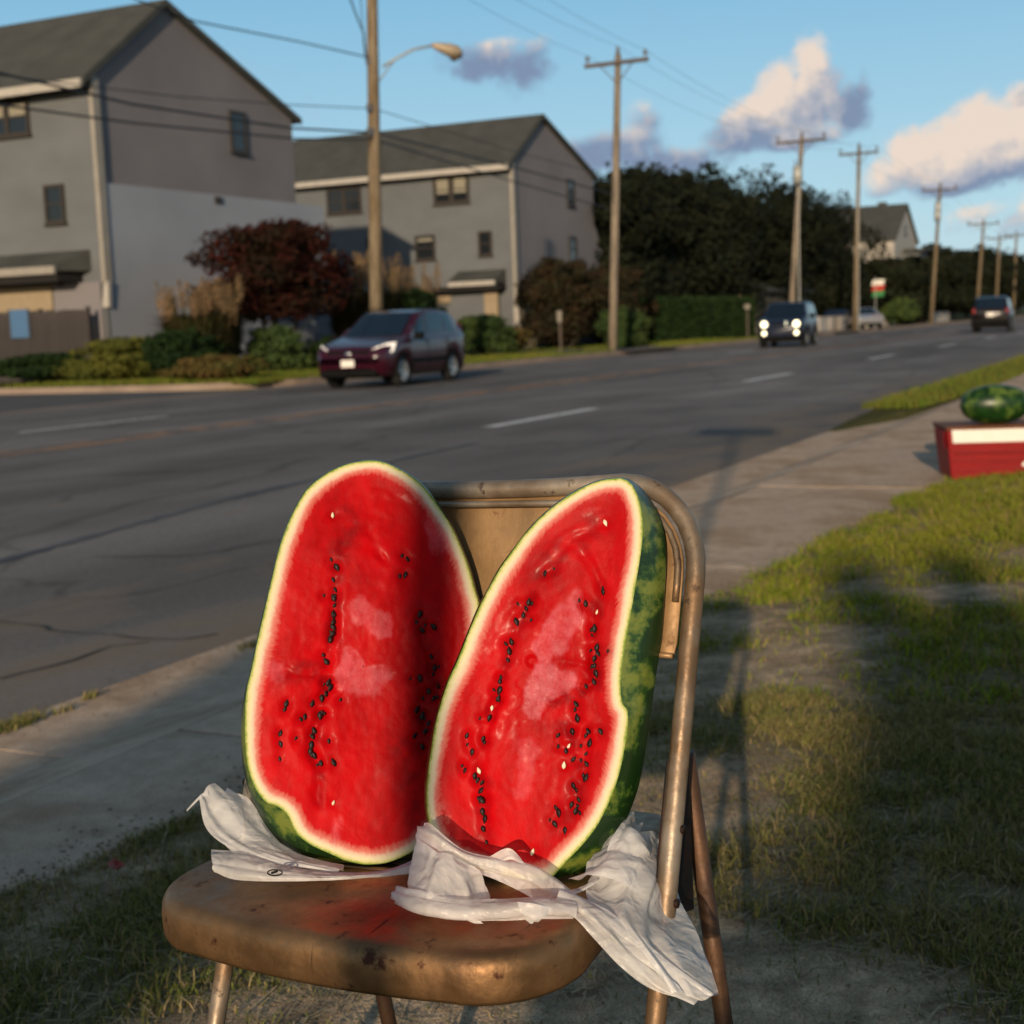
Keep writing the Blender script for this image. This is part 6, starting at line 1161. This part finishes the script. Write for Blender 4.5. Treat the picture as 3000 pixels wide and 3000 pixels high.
for s in (1, -1):
    mb = MB(); mb.grid([[(2.06, s * .46, .68), (2.04, s * .46, .80)], [(2.04, s * .62, .68), (1.98, s * .62, .88)], [(1.94, s * .79, .70), (1.82, s * .79, .95)], [(1.74, s * .895, .78), (1.58, s * .885, .97)]]); mb.v = [(x + .05, y * 1.012, z) for x, y, z in mb.v]; mb.build('headlight', hl, v1, smooth=True)
    MB().box((2.06, s * .30 - .21, .735), (2.15, s * .30 + .21, .755)).build('grille_bar', M['chrome'], v1)
    a = MB(); a.tube([(.80, s * .90, 1.02), (.80, s * 1.00, 1.07)], .03, 6); a.box((.70, min(s * .95, s * 1.13), 1.0), (.88, max(s * .95, s * 1.13), 1.16)); a.build('mirror', M['car_black'], v1, bevel=.03)
    for x in (.12, -.88): MB().box((x - .10, s * .912 - .012, .93), (x + .08, s * .912 + .012, .96)).build('door_handle', M['paint_maroon'], v1, bevel=.008)
    for xa, xb in ((.05, .055), (-1.0, -.995), (.98, .985)): MB().box((xa - .004, s * .9065 - .003, .38), (xb + .004, s * .9065 + .003, 1.03)).build('door_gap', M['car_black'], v1)
    MB().box((-.98, s * .908 - .012, .50), (1.0, s * .908 + .012, .60)).build('side_trim', M['car_black'], v1, bevel=.008)
    MB().tube([(.05, s * .62, 1.66), (-.4, s * .63, 1.71), (-1.3, s * .62, 1.69), (-1.55, s * .61, 1.63)], .018, 6).build('roof_rail', M['car_black'], v1)
blk(v1, 'grille', 'car_black', 2.02, 2.165, 0, .50, .68, .80, .02); blk(v1, 'lower_bumper', 'car_black', 2.0, 2.20, 0, .66, .26, .42, .03); blk(v1, 'plate', 'plate', 2.19, 2.215, .0, .155, .47, .62, .004)
ell(v1, 'fog_lamp', 'headlight_glass', (2.12, .62, .40), (.05, .06, .05)); ell(v1, 'tail_lamp', 'tail', (-2.02, .72, 1.12), (.08, .10, .22)); ell(v1, 'emblem', 'chrome', (2.165, 0, .745), (.015, .07, .045), False)
# the oncoming boxy four wheel drive with lamps lit
prof2 = [(2.22, .44, .78, .80, .70), (2.16, .36, .96, .98, .82), (1.9, .28, 1.06, 1.09, .895), (1.3, .28, 1.09, 1.14, .905), (1.0, .28, 1.10, 1.18, .905), (.62, .28, 1.10, 1.62, .905), (.45, .28, 1.10, 1.72, .905), (-1.2, .28, 1.10, 1.76, .905), (-1.9, .28, 1.10, 1.70, .90), (-2.12, .32, 1.08, 1.2, .88), (-2.2, .42, .95, 1.0, .84)]
v2, g2, s2, bd2 = vehicle('oncoming_car', 'dark navy four wheel drive driving toward the camera with headlights on', 'car', (56.9, 14.75, 0), D2R(186), prof2, 4.4, 1.83, 'paint_navy', 2.62, .37)
glass_side(v2, s2, .66, .46, .02, .02, .10, .82); glass_side(v2, s2, -.06, -.06, -.9, -.9, .10, .82); glass_side(v2, s2, -.98, -.98, -1.8, -1.7, .10, .80, 'quarter_window')
screen(v2, g2, 1.0, .56, .74, .66, 1.18, 1.66, .03, 'windscreen')
for s in (1, -1):
    for (y, z, r_, nm) in ((.62, .90, .125, 'headlight'), (.62, .56, .085, 'fog_lamp')):
        mb = MB(); mb.tube([(2.16, s * y, z), (2.235, s * y, z), (2.25, s * y, z)], [r_, r_, r_ * .6], 18); mb.build(nm, M['beam'], v2, smooth=True)
    a = MB(); a.box((.72, min(s * .93, s * 1.15), 1.10), (.86, max(s * .93, s * 1.15), 1.28)); a.build('mirror', M['car_black'], v2, bevel=.03)
    blk(v2, 'fender_flare', 'car_black', 1.0, 1.72, s * .885, s * .94, .74, .80, .02, False)
ell(v2, 'spot_lamp', 'beam_dim', (2.18, .22, .92), (.05, .07, .09), False)
for k in range(7): y = -.27 + .09 * k; MB().box((2.19, y - .018, .78), (2.222, y + .018, 1.0)).build('grille_slot', M['car_black'], v2)
blk(v2, 'bumper', 'car_black', 2.1, 2.19, 0, .84, .36, .74, .03)
MB().tube([(.3, -.66, 1.80), (-1.7, -.66, 1.82)], .02, 6).build('roof_rail', M['car_black'], v2); MB().tube([(.3, .66, 1.80), (-1.7, .66, 1.82)], .02, 6).build('roof_rail', M['car_black'], v2)
# dark vehicle driving away at the right
prof3 = [(2.25, .44, .78, .80, .75), (2.1, .36, .98, 1.0, .86), (1.2, .3, 1.06, 1.12, .93), (.9, .3, 1.08, 1.2, .93), (.3, .3, 1.1, 1.72, .93), (-1.4, .3, 1.1, 1.80, .93), (-1.9, .3, 1.1, 1.72, .93), (-2.15, .36, 1.1, 1.22, .9), (-2.25, .46, .98, 1.0, .86)]
v3, g3, s3, bd3 = vehicle('departing_car', 'dark sport utility vehicle driving away near the right edge', 'car', (78.4, 9.55, 0), D2R(3), prof3, 4.5, 1.88, 'paint_dark', 2.75, .38)
glass_side(v3, s3, .5, .15, -.5, -.5, .10, .82); glass_side(v3, s3, -.58, -.58, -1.8, -1.7, .10, .82); screen(v3, g3, -2.16, -1.92, .72, .66, 1.20, 1.70, .02, 'rear_window')
ell(v3, 'tail_lamp', 'tail', (-2.2, .80, 1.05), (.06, .08, .18)); blk(v3, 'plate', 'plate', -2.28, -2.30, 0, .19, .80, 1.0, .004); blk(v3, 'bumper', 'car_black', -2.2, -2.34, 0, .86, .42, .68, .03)
for s in (1, -1): MB().box((.62, min(s * .95, s * 1.16), 1.08), (.78, max(s * .95, s * 1.16), 1.26)).build('mirror', M['car_black'], v3, bevel=.03)
# white car parked in the driveway
prof4 = [(2.25, .40, .62, .64, .70), (2.1, .3, .76, .78, .84), (1.0, .26, .92, .97, .90), (.6, .26, .94, 1.18, .90), (.1, .26, .95, 1.42, .90), (-.9, .26, .96, 1.44, .90), (-1.4, .26, .98, 1.2, .90), (-1.75, .28, 1.0, 1.04, .89), (-2.25, .4, .88, .9, .8)]
v4, g4, s4, bd4 = vehicle('parked_sedan', 'silver white car parked in the drive beneath the tricolour banner', 'car', (99.5, 20.6, .13), D2R(205), prof4, 4.5, 1.8, 'paint_silver', 2.65, .33)
glass_side(v4, s4, .55, .12, -.35, -.35, .1, .84); glass_side(v4, s4, -.42, -.42, -1.3, -1.0, .1, .84); screen(v4, g4, .92, .18, .72, .6, 1.0, 1.38, .03, 'windscreen')
for s in (1, -1): MB().box((2.06, min(s * .5, s * .78), .58), (2.2, max(s * .5, s * .78), .70)).build('headlight', M['headlight_glass'], v4, bevel=.02)
v5, g5, s5, bd5 = vehicle('parked_sedan', 'dark blue car parked by the cottage behind the low white wall', 'car', (107.5, 24.3, .13), D2R(190), prof4, 4.5, 1.8, 'paint_navy', 2.65, .33)
glass_side(v5, s5, .55, .12, -.35, -.35, .1, .84)
# banner: white, red and green feather flag
bq = tip(1652, 562, 20.6); fb_ = empty('feather_banner', (bq.x, bq.y, .12)); tag(fb_, 'small white, red and green banner above the silver car', 'banner')
MB().tube([(0, 0, 0), (0, 0, 3.6)], .03, 6).build('staff', M['steel'], fb_)
zt = float(tip(1655, 528, 20.6).z) - .12; zb = float(tip(1655, 560, 20.6).z) - .12; hh_ = (zt - zb)
for i, (mm, a0, a1) in enumerate((('flag_green', 0, .34), ('flag_red', .34, .68), ('flag_white', .68, 1.0))):
    MB().grid([[(.02 * math.sin(5 * q + k), -(q + .25 * k) * .55 + .3, zb + hh_ * (a0 + (a1 - a0) * k)) for q in np.linspace(0, 1.5, 8)] for k in (0, .5, 1)]).build('cloth', M[mm], fb_, smooth=True)
def sign(label, x, y0, y1, v, w, col, name='yard_sign', post=True):
    b_ = tip(x, y1, v); t_ = tip(x, y0, v); g_ = empty(name, (b_.x, b_.y, .1)); tag(g_, label, 'sign'); MB().box((-.03, -w / 2, b_.z - .1), (.0, w / 2, t_.z - .1)).build('board', M[col], g_, bevel=.01)
    MB().box((.004, -.04, 0), (.07, .04, t_.z - .1)).build('post', M['crossarm'], g_)
sign('small dim cream sign left of the oncoming car', 1410, 574, 583, 21.5, .3, 'sign_dull')
sign('small pale sign beside the bush and the second utility pole', 1056, 586, 608, 22.5, .2, 'sign_dull')
# fire hydrant sized cabinet and stairs by the first house (seen between tree and car)
st = empty('entry_steps', (40.2, 27.2, .1)); tag(st, 'tan wooden entry steps between the red leaved tree and the maroon car', 'steps')
for i in range(5): MB().box((i * .28, 0, .18 * i), (i * .28 + .28, 1.4, .18 * i + .05)).build('tread', M['panel_cream'], st)
MB().prism([(0, -.05, 0), (.2, -.05, 0), (1.5, -.05, .85), (1.3, -.05, .9)], (0, .05, 0)).build('stringer', M['panel_cream'], st)
MB().tube([(0, 0, .9), (1.4, 0, 1.75)], .04, 6).build('handrail', M['panel_cream'], st)

# ------------------------------------------------------------------ unseen, behind the camera: a T post, and shrubs added to shade the ground
tp = empty('sign_post', (-3.0, -.478, .2)); tag(tp, 'wooden T shaped sign post standing on the verge behind the photographer', 'sign post')
MB().box((-.026, -.026, 0), (.026, .026, 4.05)).build('post', M['crossarm'], tp); MB().box((-.03, -.42, 3.85), (.03, .42, 4.05)).build('crossbar', M['crossarm'], tp, loc=(.07, 0, 0))
for i, (y, dep_, h_, lab) in enumerate(((-3.80, 1.05, 4.0, 'added unseen narrow tree that shades the grass, tallest of the row'), (-5.0, 1.9, 3.25, 'added unseen rounded bush that shades the grass, beside the narrow tree'), (-6.9, 2.6, 3.0, 'added unseen rounded bush that shades the grass, right end of the row'), (-1.62, 1.6, 3.85, 'added unseen narrow bush that shades the sidewalk, behind the camera'), (-3.1, 1.1, 3.2, 'added unseen low bush that shades the ground, middle of the row'))):
    make_tree('shade_shrub', lab, 'shrub', (-12, y, .15), 2.6, h_, .15, M['hedge'], 300 + i, 22000, .09, 2, 22, 'added shade shrubs behind the camera', dep_)
